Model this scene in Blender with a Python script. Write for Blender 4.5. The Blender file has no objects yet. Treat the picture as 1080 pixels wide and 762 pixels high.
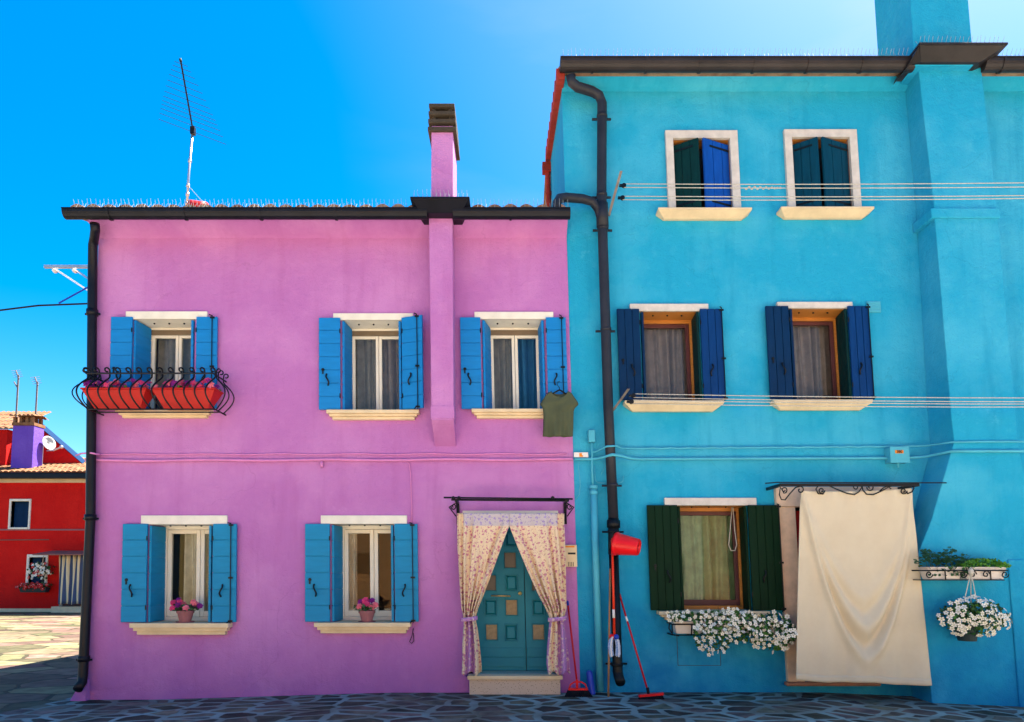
import bpy, math, random
from mathutils import Vector, Matrix
random.seed(7)
C = bpy.context.scene.collection
R = math.radians
sin, cos, pi = math.sin, math.cos, math.pi

# ------------------------------------------------------------------ camera
CY, CZ, FPX = -9.0, 1.66, 720.0
PT = math.atan(0.079)
SHY = 0.150
LEAN = 0.023                       # the two houses are out of plumb by a little over one degree


def ray(px, py):
    xc = (px - 540) / FPX
    yv = (381 - py) / FPX + SHY * 1.5
    return Vector((xc, cos(PT) - yv * sin(PT), sin(PT) + yv * cos(PT)))


def at(px, py, d=0.0, lean=True):
    """point of the place on the vertical plane d metres in front of the facade -> (u, z)"""
    r = ray(px, py)
    t = (-d - CY) / r.y
    x, z = r.x * t, CZ + r.z * t
    return (x + LEAN * (z - CZ) if lean else x), z


def rect(x0, x1, y0, y1, d=0.0, lean=True):
    ym, xm = (y0 + y1) / 2, (x0 + x1) / 2
    return at(x0, ym, d, lean)[0], at(x1, ym, d, lean)[0], at(xm, y1, d, lean)[1], at(xm, y0, d, lean)[1]


cam_d = bpy.data.cameras.new('camera')
cam = bpy.data.objects.new('camera', cam_d)
C.objects.link(cam)
cam.location = (0, CY, CZ)
cam.rotation_euler = (R(90) + PT, 0, 0)
cam_d.lens, cam_d.sensor_width = 24, 36
cam_d.shift_y = SHY
cam_d.clip_end = 3000
bpy.context.scene.camera = cam

# ------------------------------------------------------------------ materials
MATS = {}


def new_mat(name):
    m = bpy.data.materials.new(name)
    m.use_nodes = True
    n, l = m.node_tree.nodes, m.node_tree.links
    return m, n, l, n['Principled BSDF']


def mat(name, col, rough=0.6, var=0.12, scale=6.0, bump=0.0, bscale=60.0, metal=0.0, col2=None, spec=0.3, stretch=(1, 1, 1), sheen=0.0):
    m, n, l, b = new_mat(name)
    tc = n.new('ShaderNodeTexCoord')
    mp = n.new('ShaderNodeMapping')
    mp.inputs['Scale'].default_value = stretch
    l.new(tc.outputs['Object'], mp.inputs[0])
    nz = n.new('ShaderNodeTexNoise')
    nz.inputs['Scale'].default_value = scale
    nz.inputs['Detail'].default_value = 6
    nz.inputs['Roughness'].default_value = 0.65
    l.new(mp.outputs[0], nz.inputs[0])
    cr = n.new('ShaderNodeValToRGB')
    cr.color_ramp.elements[0].position = 0.3
    cr.color_ramp.elements[1].position = 0.7
    a = [max(0, c * (1 - var)) for c in col]
    z = col2 if col2 else [min(1, c * (1 + var)) for c in col]
    cr.color_ramp.elements[0].color = (*a, 1)
    cr.color_ramp.elements[1].color = (*z, 1)
    l.new(nz.outputs['Fac'], cr.inputs[0])
    if name.endswith('_paint'):
        nw_ = n.new('ShaderNodeTexNoise')
        nw_.inputs['Scale'].default_value = 9
        nw_.inputs['Detail'].default_value = 9
        nw_.inputs['Roughness'].default_value = 0.8
        l.new(mp.outputs[0], nw_.inputs[0])
        rw_ = n.new('ShaderNodeMapRange')
        rw_.inputs[1].default_value, rw_.inputs[2].default_value = .62, .72
        rw_.inputs[4].default_value = .45
        l.new(nw_.outputs['Fac'], rw_.inputs[0])
        mw_ = n.new('ShaderNodeMix')
        mw_.data_type = 'RGBA'
        l.new(rw_.outputs[0], mw_.inputs[0])
        l.new(cr.outputs[0], mw_.inputs[6])
        mw_.inputs[7].default_value = (col[0] + .06, col[1] * 1.25 + .05, col[2] * 1.15 + .06, 1)
        l.new(mw_.outputs[2], b.inputs['Base Color'])
    else:
        l.new(cr.outputs[0], b.inputs['Base Color'])
    b.inputs['Roughness'].default_value = rough
    b.inputs['Metallic'].default_value = metal
    b.inputs['Specular IOR Level'].default_value = spec
    if bump:
        n2 = n.new('ShaderNodeTexNoise')
        n2.inputs['Scale'].default_value = bscale
        n2.inputs['Detail'].default_value = 5
        l.new(mp.outputs[0], n2.inputs[0])
        bp = n.new('ShaderNodeBump')
        bp.inputs['Strength'].default_value = bump
        bp.inputs['Distance'].default_value = 0.01
        l.new(n2.outputs['Fac'], bp.inputs['Height'])
        l.new(bp.outputs[0], b.inputs['Normal'])
    MATS[name] = m
    return m


def plaster(name, col, pale, dirt, low, low_h=1.1):
    """painted render: cloudy wear patches, fine grain, drip stains, low colour blended in near the ground"""
    m, n, l, b = new_mat(name)
    g = n.new('ShaderNodeNewGeometry')
    pos = g.outputs['Position']

    def noise(sc, det=6, st=(1, 1, 1), rough=0.6):
        mp = n.new('ShaderNodeMapping')
        mp.inputs['Scale'].default_value = st
        l.new(pos, mp.inputs[0])
        t = n.new('ShaderNodeTexNoise')
        t.inputs['Scale'].default_value = sc
        t.inputs['Detail'].default_value = det
        t.inputs['Roughness'].default_value = rough
        l.new(mp.outputs[0], t.inputs[0])
        return t.outputs['Fac']

    def ramp(src, p0, p1, v0=0.0, v1=1.0):
        mr = n.new('ShaderNodeMapRange')
        mr.inputs[1].default_value, mr.inputs[2].default_value = p0, p1
        mr.inputs[3].default_value, mr.inputs[4].default_value = v0, v1
        l.new(src, mr.inputs[0])
        return mr.outputs[0]

    def mix(fac, a, c2):
        mx = n.new('ShaderNodeMix')
        mx.data_type = 'RGBA'
        l.new(fac, mx.inputs[0])
        if isinstance(a, tuple):
            mx.inputs[6].default_value = (*a, 1)
        else:
            l.new(a, mx.inputs[6])
        mx.inputs[7].default_value = (*c2, 1)
        return mx.outputs[2]
    c = mix(ramp(noise(0.8, 8), 0.45, 0.64, 0, 0.7), col, pale)
    c = mix(ramp(noise(7.0, 6), 0.55, 0.8, 0, 0.35), c, pale)
    c = mix(ramp(noise(2.5, 8, (2.2, 1, 0.25)), 0.52, 0.78, 0, 0.5), c, dirt)
    c = mix(ramp(noise(26, 3), 0.66, 0.74, 0, 0.35), c, dirt)
    c = mix(ramp(noise(1.9, 9, (1, 1, 1), 0.75), 0.60, 0.66, 0, 0.4), c, pale)
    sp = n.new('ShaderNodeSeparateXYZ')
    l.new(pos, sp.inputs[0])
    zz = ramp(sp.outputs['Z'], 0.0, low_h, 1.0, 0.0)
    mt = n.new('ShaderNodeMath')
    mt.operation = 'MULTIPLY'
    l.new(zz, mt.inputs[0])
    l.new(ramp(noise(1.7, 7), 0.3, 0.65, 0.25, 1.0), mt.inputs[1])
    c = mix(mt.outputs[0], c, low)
    wn = n.new('ShaderNodeTexNoise')
    wn.inputs['Scale'].default_value = 3.0
    wn.inputs['Detail'].default_value = 8
    l.new(pos, wn.inputs[0])
    vm = n.new('ShaderNodeVectorMath')
    vm.operation = 'MULTIPLY_ADD'
    vm.inputs[1].default_value = (0.5, 0.5, 0.5)
    l.new(wn.outputs['Color'], vm.inputs[0])
    l.new(pos, vm.inputs[2])
    ve = n.new('ShaderNodeTexVoronoi')
    ve.feature = 'DISTANCE_TO_EDGE'
    ve.inputs['Scale'].default_value = 0.7
    l.new(vm.outputs[0], ve.inputs[0])
    ck = n.new('ShaderNodeMath')
    ck.operation = 'MULTIPLY'
    l.new(ramp(ve.outputs['Distance'], 0.0, 0.006, 0.22, 0.0), ck.inputs[0])
    l.new(ramp(noise(0.9, 3), 0.50, 0.58), ck.inputs[1])
    c = mix(ck.outputs[0], c, tuple(q * .55 for q in dirt))
    l.new(c, b.inputs['Base Color'])
    b.inputs['Roughness'].default_value = 0.85
    b.inputs['Specular IOR Level'].default_value = 0.25
    bp = n.new('ShaderNodeBump')
    bp.inputs['Strength'].default_value = 0.6
    bp.inputs['Distance'].default_value = 0.014
    ad = n.new('ShaderNodeMath')
    ad.operation = 'ADD'
    l.new(noise(55, 6), ad.inputs[0])
    l.new(ramp(noise(9, 4), 0, 1, 0, 2.2), ad.inputs[1])
    l.new(ad.outputs[0], bp.inputs['Height'])
    l.new(bp.outputs[0], b.inputs['Normal'])
    MATS[name] = m
    return m


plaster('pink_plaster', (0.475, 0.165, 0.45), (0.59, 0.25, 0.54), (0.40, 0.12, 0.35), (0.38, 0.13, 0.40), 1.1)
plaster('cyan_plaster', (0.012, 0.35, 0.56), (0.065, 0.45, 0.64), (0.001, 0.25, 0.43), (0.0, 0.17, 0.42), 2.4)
plaster('red_plaster', (0.62, 0.004, 0.002), (0.70, 0.012, 0.006), (0.5, 0.002, 0.002), (0.45, 0.003, 0.003), 1.0)
plaster('opp_yellow', (0.72, 0.50, 0.16), (0.78, 0.58, 0.25), (0.6, 0.4, 0.12), (0.6, 0.4, 0.12), 0.5)
plaster('opp_orange', (0.70, 0.34, 0.12), (0.76, 0.42, 0.2), (0.6, 0.3, 0.1), (0.6, 0.3, 0.1), 0.5)
plaster('opp_cream', (0.74, 0.62, 0.42), (0.8, 0.7, 0.5), (0.64, 0.5, 0.34), (0.6, 0.5, 0.3), 0.5)
plaster('violet_plaster', (0.15, 0.065, 0.46), (0.2, 0.1, 0.52), (0.12, 0.05, 0.38), (0.15, 0.06, 0.45), 0.1)
mat('white_stone', (0.80, 0.74, 0.62), 0.7, 0.10, 5, 0.15, 80)
mat('sill_stone', (0.72, 0.56, 0.35), 0.7, 0.12, 4, 0.2, 70)
mat('grey_stone', (0.62, 0.56, 0.50), 0.75, 0.15, 7, 0.2, 80)
mat('blue_paint', (0.0006, 0.20, 0.53), 0.6, 0.10, 3, 0.08, 120, stretch=(1, 1, 6))
mat('teal_paint', (0.0006, 0.22, 0.43), 0.6, 0.10, 3, 0.08, 120, stretch=(1, 1, 6))
mat('navy_paint', (0.001, 0.024, 0.080), 0.5, 0.18, 3, 0.08, 100, stretch=(6, 6, 1), spec=0.12)
mat('royal_paint', (0.001, 0.036, 0.15), 0.5, 0.18, 3, 0.08, 100, stretch=(6, 6, 1), spec=0.12)
mat('ultramarine_paint', (0.004, 0.07, 0.36), 0.5, 0.18, 3, 0.08, 100, stretch=(6, 6, 1), spec=0.12)
mat('petrol_paint', (0.001, 0.045, 0.085), 0.5, 0.18, 3, 0.08, 100, stretch=(6, 6, 1), spec=0.12)
mat('verge_red', (0.34, 0.035, 0.02), 0.8, 0.3, 5, 0.3, 40)
mat('green_paint', (0.0004, 0.018, 0.006), 0.6, 0.2, 3, 0.08, 100, stretch=(6, 6, 1), spec=0.12)
mat('darkgreen_paint', (0.001, 0.028, 0.030), 0.6, 0.2, 3, 0.08, 100, stretch=(6, 6, 1), spec=0.12)
mat('door_paint', (0.001, 0.19, 0.25), 0.5, 0.12, 3, 0.05, 80)
mat('red_door', (0.5, 0.01, 0.012), 0.4, 0.1, 3)
mat('white_wood', (0.80, 0.74, 0.62), 0.5, 0.06, 5)
mat('varnished_wood', (0.50, 0.19, 0.035), 0.4, 0.22, 3, 0.05, 40, stretch=(1, 1, 8))
mat('brown_wood', (0.10, 0.03, 0.03), 0.45, 0.2, 4)
mat('roller_wood', (0.20, 0.15, 0.10), 0.6, 0.2, 4)
mat('iron', (0.004, 0.005, 0.007), 0.4, 0.3, 20, 0.2, 120, spec=0.25)
mat('gutter_metal', (0.005, 0.006, 0.012), 0.42, 0.4, 3, 0.15, 25, spec=0.22)
mat('brown_gutter', (0.022, 0.017, 0.018), 0.42, 0.4, 3, 0.15, 25, spec=0.3)
mat('pipe_grey', (0.022, 0.024, 0.034), 0.45, 0.3, 3, 0.1, 30, spec=0.25)
mat('pipe_cyan', (0.07, 0.43, 0.57), 0.5, 0.1, 4)
mat('pipe_pink', (0.66, 0.22, 0.50), 0.5, 0.1, 4)
mat('zinc', (0.5, 0.5, 0.52), 0.35, 0.15, 8, metal=0.7)
mat('spike_metal', (0.30, 0.33, 0.36), 0.7, 0.1, 8)
mat('rust_metal', (0.12, 0.085, 0.075), 0.7, 0.3, 9, 0.3, 50)
mat('terracotta_tile', (0.36, 0.13, 0.06), 0.85, 0.4, 5, 0.4, 60, col2=(0.50, 0.28, 0.15))
mat('ochre_tile', (0.22, 0.075, 0.028), 0.85, 0.35, 4, 0.4, 60, col2=(0.32, 0.16, 0.07))
mat('cap_concrete', (0.055, 0.042, 0.03), 0.9, 0.3, 14, 0.4, 60)
mat('pot_clay', (0.30, 0.11, 0.12), 0.7, 0.12, 10)
mat('planter_red', (0.50, 0.012, 0.008), 0.5, 0.12, 6)
mat('planter_white', (0.68, 0.60, 0.54), 0.5, 0.12, 6)
mat('dark_pot', (0.012, 0.03, 0.035), 0.5, 0.1, 6)
mat('leaf', (0.045, 0.16, 0.02), 0.5, 0.4, 14, col2=(0.08, 0.22, 0.03))
mat('leaf_bright', (0.05, 0.22, 0.015), 0.5, 0.4, 14, col2=(0.12, 0.34, 0.03))
mat('leaf_dark', (0.03, 0.11, 0.035), 0.5, 0.4, 14, col2=(0.04, 0.12, 0.04))
mat('petal_white', (0.84, 0.78, 0.66), 0.6, 0.12, 12)
mat('petal_pink', (0.74, 0.05, 0.18), 0.6, 0.3, 30)
mat('petal_rose', (0.80, 0.17, 0.22), 0.6, 0.2, 30)
mat('petal_magenta', (0.24, 0.01, 0.22), 0.6, 0.3, 30)
mat('flower_eye', (0.30, 0.32, 0.02), 0.6, 0.2, 30)
mat('shirt_cloth', (0.080, 0.092, 0.052), 0.9, 0.12, 4, 0.25, 200, spec=0.15)
mat('beige_cloth', (0.68, 0.56, 0.39), 0.95, 0.05, 2.2, 0.2, 300, col2=(0.71, 0.60, 0.43), spec=0.1)
mat('lace', (0.62, 0.58, 0.50), 0.9, 0.2, 8, 0.1, 60)
mat('grey_lace', (0.30, 0.27, 0.23), 0.9, 0.2, 8, 0.1, 60)
mat('brown_lace', (0.34, 0.27, 0.24), 0.9, 0.2, 8, 0.1, 60)
mat('green_lace', (0.26, 0.36, 0.20), 0.9, 0.3, 5, 0.1, 60)
mat('blue_lace', (0.03, 0.16, 0.36), 0.9, 0.2, 5, 0.1, 60)
mat('room', (0.10, 0.09, 0.08), 0.9, 0.1, 3)
mat('red_plastic', (0.78, 0.008, 0.012), 0.32, 0.05, 3)
mat('orange_red', (0.80, 0.04, 0.008), 0.4, 0.05, 3)
mat('broom_stick', (0.50, 0.008, 0.012), 0.4, 0.1, 3)
mat('bristle', (0.006, 0.006, 0.012), 0.9, 0.5, 40, 0.5, 200)
mat('wood_stick', (0.38, 0.19, 0.08), 0.6, 0.2, 6)
mat('mop_blue', (0.08, 0.30, 0.75), 0.9, 0.4, 60, col2=(0.55, 0.65, 0.85))
mat('blue_plastic', (0.012, 0.05, 0.42), 0.35, 0.1, 4)
mat('brass', (0.62, 0.42, 0.14), 0.35, 0.2, 10, metal=0.8)
mat('cream_plastic', (0.78, 0.60, 0.36), 0.5, 0.05, 6)
mat('label_orange', (0.85, 0.25, 0.01), 0.5, 0.05, 6)
mat('label_white', (0.80, 0.76, 0.72), 0.5, 0.05, 6)
mat('black_ink', (0.012, 0.010, 0.012), 0.5, 0.1, 6)
mat('rope', (0.55, 0.50, 0.42), 0.9, 0.25, 60)
mat('wood_grey', (0.20, 0.18, 0.17), 0.8, 0.2, 10, 0.3, 50)
mat('pink_stone', (0.76, 0.52, 0.35), 0.75, 0.15, 7, 0.2, 80)
mat('brown_stone', (0.30, 0.15, 0.10), 0.75, 0.2, 6, 0.2, 60)
mat('awning_brown', (0.24, 0.10, 0.08), 0.7, 0.2, 4)
mat('dish_white', (0.45, 0.45, 0.42), 0.5, 0.05, 4)
mat('opaque_glass', (0.24, 0.16, 0.075), 0.12, 0.3, 18, 0.3, 40)
mat('step_marble', (0.36, 0.40, 0.33), 0.22, 0.15, 3, 0.03, 40)


def terrazzo(name):
    m, n, l, b = new_mat(name)
    tc = n.new('ShaderNodeTexCoord')
    v = n.new('ShaderNodeTexVoronoi')
    v.inputs['Scale'].default_value = 45
    l.new(tc.outputs['Object'], v.inputs[0])
    cr = n.new('ShaderNodeValToRGB')
    cr.color_ramp.elements[0].position = 0.16
    cr.color_ramp.elements[0].color = (0.22, 0.13, 0.09, 1)
    cr.color_ramp.elements[1].position = 0.26
    cr.color_ramp.elements[1].color = (0.60, 0.44, 0.32, 1)
    l.new(v.outputs['Distance'], cr.inputs[0])
    l.new(cr.outputs[0], b.inputs['Base Color'])
    b.inputs['Roughness'].default_value = 0.7
    MATS[name] = m


terrazzo('terrazzo')


def glass(name, tint=(0.80, 0.84, 0.84), boost=1.5):
    m, n, l, b = new_mat(name)
    n.remove(b)
    t = n.new('ShaderNodeBsdfTransparent')
    t.inputs[0].default_value = (*tint, 1)
    g = n.new('ShaderNodeBsdfGlossy')
    g.inputs['Roughness'].default_value = 0.01
    f = n.new('ShaderNodeFresnel')
    f.inputs[0].default_value = boost
    mx = n.new('ShaderNodeMixShader')
    l.new(f.outputs[0], mx.inputs[0])
    l.new(t.outputs[0], mx.inputs[1])
    l.new(g.outputs[0], mx.inputs[2])
    l.new(mx.outputs[0], n['Material Output'].inputs[0])
    MATS[name] = m


glass('window_glass')


def floral(name, base, motif, motif2, dens=13.0):
    m, n, l, b = new_mat(name)
    g = n.new('ShaderNodeNewGeometry')
    mp = n.new('ShaderNodeMapping')
    mp.inputs['Scale'].default_value = (1, 0.0, 1)
    l.new(g.outputs['Position'], mp.inputs[0])
    wn = n.new('ShaderNodeTexNoise')
    wn.inputs['Scale'].default_value = 35
    wn.inputs['Detail'].default_value = 3
    l.new(mp.outputs[0], wn.inputs[0])
    vm = n.new('ShaderNodeVectorMath')
    vm.operation = 'MULTIPLY_ADD'
    vm.inputs[1].default_value = (0.05, 0.05, 0.05)
    l.new(wn.outputs['Color'], vm.inputs[0])
    l.new(mp.outputs[0], vm.inputs[2])
    cur = None

    def mask(sc, thr, rnd=1.0):
        v = n.new('ShaderNodeTexVoronoi')
        v.inputs['Scale'].default_value = sc
        v.inputs['Randomness'].default_value = rnd
        l.new(vm.outputs[0], v.inputs[0])
        mr = n.new('ShaderNodeMapRange')
        mr.inputs[1].default_value, mr.inputs[2].default_value = thr, thr + 0.05
        mr.inputs[3].default_value, mr.inputs[4].default_value = 0.85, 0.0
        l.new(v.outputs['Distance'], mr.inputs[0])
        return mr.outputs[0]

    def mix(fac, a, c2):
        mx = n.new('ShaderNodeMix')
        mx.data_type = 'RGBA'
        l.new(fac, mx.inputs[0])
        if isinstance(a, tuple):
            mx.inputs[6].default_value = (*a, 1)
        else:
            l.new(a, mx.inputs[6])
        mx.inputs[7].default_value = (*c2, 1)
        return mx.outputs[2]
    c = mix(mask(dens, 0.285, 0.8), base, motif)
    c = mix(mask(dens * 2.4, 0.22), c, motif2)
    l.new(c, b.inputs['Base Color'])
    b.inputs['Roughness'].default_value = 0.95
    b.inputs['Specular IOR Level'].default_value = 0.1
    MATS[name] = m


floral('floral_cream', (0.78, 0.60, 0.40), (0.52, 0.15, 0.26), (0.36, 0.08, 0.16), 19)
floral('floral_lilac', (0.56, 0.48, 0.48), (0.34, 0.25, 0.52), (0.22, 0.13, 0.36), 19)
floral('floral_purple', (0.50, 0.24, 0.48), (0.76, 0.58, 0.50), (0.34, 0.12, 0.36), 17)


def striped(name):
    m, n, l, b = new_mat(name)
    g = n.new('ShaderNodeTexCoord')
    w = n.new('ShaderNodeTexWave')
    w.inputs['Scale'].default_value = 1.55
    w.inputs['Distortion'].default_value = 0.4
    l.new(g.outputs['Object'], w.inputs[0])
    cr = n.new('ShaderNodeValToRGB')
    cr.color_ramp.elements[0].position = 0.42
    cr.color_ramp.elements[0].color = (0.06, 0.10, 0.20, 1)
    cr.color_ramp.elements[1].position = 0.55
    cr.color_ramp.elements[1].color = (0.72, 0.62, 0.38, 1)
    l.new(w.outputs['Fac'], cr.inputs[0])
    l.new(cr.outputs[0], b.inputs['Base Color'])
    b.inputs['Roughness'].default_value = 0.9
    MATS[name] = m


striped('striped_cloth')


def paving(name, scale, stone_a, stone_b, mortar_a, mortar_b, width=0.07, rect_like=False, stretch=(1, 1, 1)):
    m, n, l, b = new_mat(name)
    g = n.new('ShaderNodeNewGeometry')
    mp = n.new('ShaderNodeMapping')
    mp.inputs['Scale'].default_value = stretch
    l.new(g.outputs['Position'], mp.inputs[0])
    wn = n.new('ShaderNodeTexNoise')
    wn.inputs['Scale'].default_value = 2.4
    wn.inputs['Detail'].default_value = 4
    l.new(mp.outputs[0], wn.inputs[0])
    vm = n.new('ShaderNodeVectorMath')
    vm.operation = 'MULTIPLY_ADD'
    vm.inputs[1].default_value = (0.16, 0.16, 0.0)
    l.new(wn.outputs['Color'], vm.inputs[0])
    l.new(mp.outputs[0], vm.inputs[2])
    ve = n.new('ShaderNodeTexVoronoi')
    ve.feature = 'DISTANCE_TO_EDGE'
    ve.voronoi_dimensions = '2D'
    ve.inputs['Scale'].default_value = scale
    vc = n.new('ShaderNodeTexVoronoi')
    vc.voronoi_dimensions = '2D'
    vc.inputs['Scale'].default_value = scale
    for v in (ve, vc):
        l.new(vm.outputs[0], v.inputs[0])
    # joint width varies from place to place
    n2 = n.new('ShaderNodeTexNoise')
    n2.inputs['Scale'].default_value = 1.3
    l.new(g.outputs['Position'], n2.inputs[0])
    mw = n.new('ShaderNodeMath')
    mw.operation = 'MULTIPLY'
    mw.inputs[1].default_value = width * 2
    l.new(n2.outputs['Fac'], mw.inputs[0])
    dv = n.new('ShaderNodeMath')
    dv.operation = 'DIVIDE'
    l.new(ve.outputs['Distance'], dv.inputs[0])
    l.new(mw.outputs[0], dv.inputs[1])
    mr = n.new('ShaderNodeMapRange')
    mr.inputs[1].default_value, mr.inputs[2].default_value = 0.75, 1.1
    l.new(dv.outputs[0], mr.inputs[0])

    def noisecol(a, c2, sc):
        t = n.new('ShaderNodeTexNoise')
        t.inputs['Scale'].default_value = sc
        t.inputs['Detail'].default_value = 6
        l.new(g.outputs['Position'], t.inputs[0])
        cr = n.new('ShaderNodeValToRGB')
        cr.color_ramp.elements[0].position = 0.35
        cr.color_ramp.elements[1].position = 0.65
        cr.color_ramp.elements[0].color = (*a, 1)
        cr.color_ramp.elements[1].color = (*c2, 1)
        l.new(t.outputs['Fac'], cr.inputs[0])
        return cr.outputs[0]
    st = noisecol(stone_a, stone_b, 5)
    sepc = n.new('ShaderNodeSeparateColor')
    l.new(vc.outputs['Color'], sepc.inputs[0])
    hs = n.new('ShaderNodeHueSaturation')
    mv = n.new('ShaderNodeMapRange')
    mv.inputs[3].default_value, mv.inputs[4].default_value = 0.45, 1.6
    l.new(sepc.outputs[0], mv.inputs[0])
    l.new(mv.outputs[0], hs.inputs['Value'])
    mh = n.new('ShaderNodeMapRange')
    mh.inputs[3].default_value, mh.inputs[4].default_value = 0.44, 0.56
    l.new(sepc.outputs[1], mh.inputs[0])
    l.new(mh.outputs[0], hs.inputs['Hue'])
    l.new(st, hs.inputs['Color'])
    mo = noisecol(mortar_a, mortar_b, 1.1)
    mx = n.new('ShaderNodeMix')
    mx.data_type = 'RGBA'
    l.new(mr.outputs[0], mx.inputs[0])
    l.new(mo, mx.inputs[6])
    l.new(hs.outputs[0], mx.inputs[7])
    l.new(mx.outputs[2], b.inputs['Base Color'])
    b.inputs['Roughness'].default_value = 0.82
    b.inputs['Specular IOR Level'].default_value = 0.18
    fine = n.new('ShaderNodeTexNoise')
    fine.inputs['Scale'].default_value = 40
    fine.inputs['Detail'].default_value = 5
    l.new(g.outputs['Position'], fine.inputs[0])
    ma = n.new('ShaderNodeMath')
    ma.operation = 'MULTIPLY_ADD'
    ma.inputs[1].default_value = 0.35
    l.new(fine.outputs['Fac'], ma.inputs[0])
    l.new(mr.outputs[0], ma.inputs[2])
    bp = n.new('ShaderNodeBump')
    bp.inputs['Strength'].default_value = 0.7
    bp.inputs['Distance'].default_value = 0.02
    l.new(ma.outputs[0], bp.inputs['Height'])
    l.new(bp.outputs[0], b.inputs['Normal'])
    MATS[name] = m


paving('crazy_paving', 3.1, (0.055, 0.044, 0.036), (0.135, 0.108, 0.082), (0.14, 0.13, 0.10), (0.26, 0.36, 0.35), 0.13, stretch=(0.85, 1.25, 1))
paving('bounce_paving', 1.4, (0.42, 0.37, 0.29), (0.55, 0.49, 0.40), (0.3, 0.26, 0.2), (0.36, 0.3, 0.24), 0.03)
paving('slab_paving', 1.0, (0.12, 0.088, 0.050), (0.19, 0.145, 0.085), (0.05, 0.042, 0.025), (0.07, 0.06, 0.03), 0.04, stretch=(1.0, 1.6, 1))

# ------------------------------------------------------------------ mesh helpers
WPOS = {}


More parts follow.
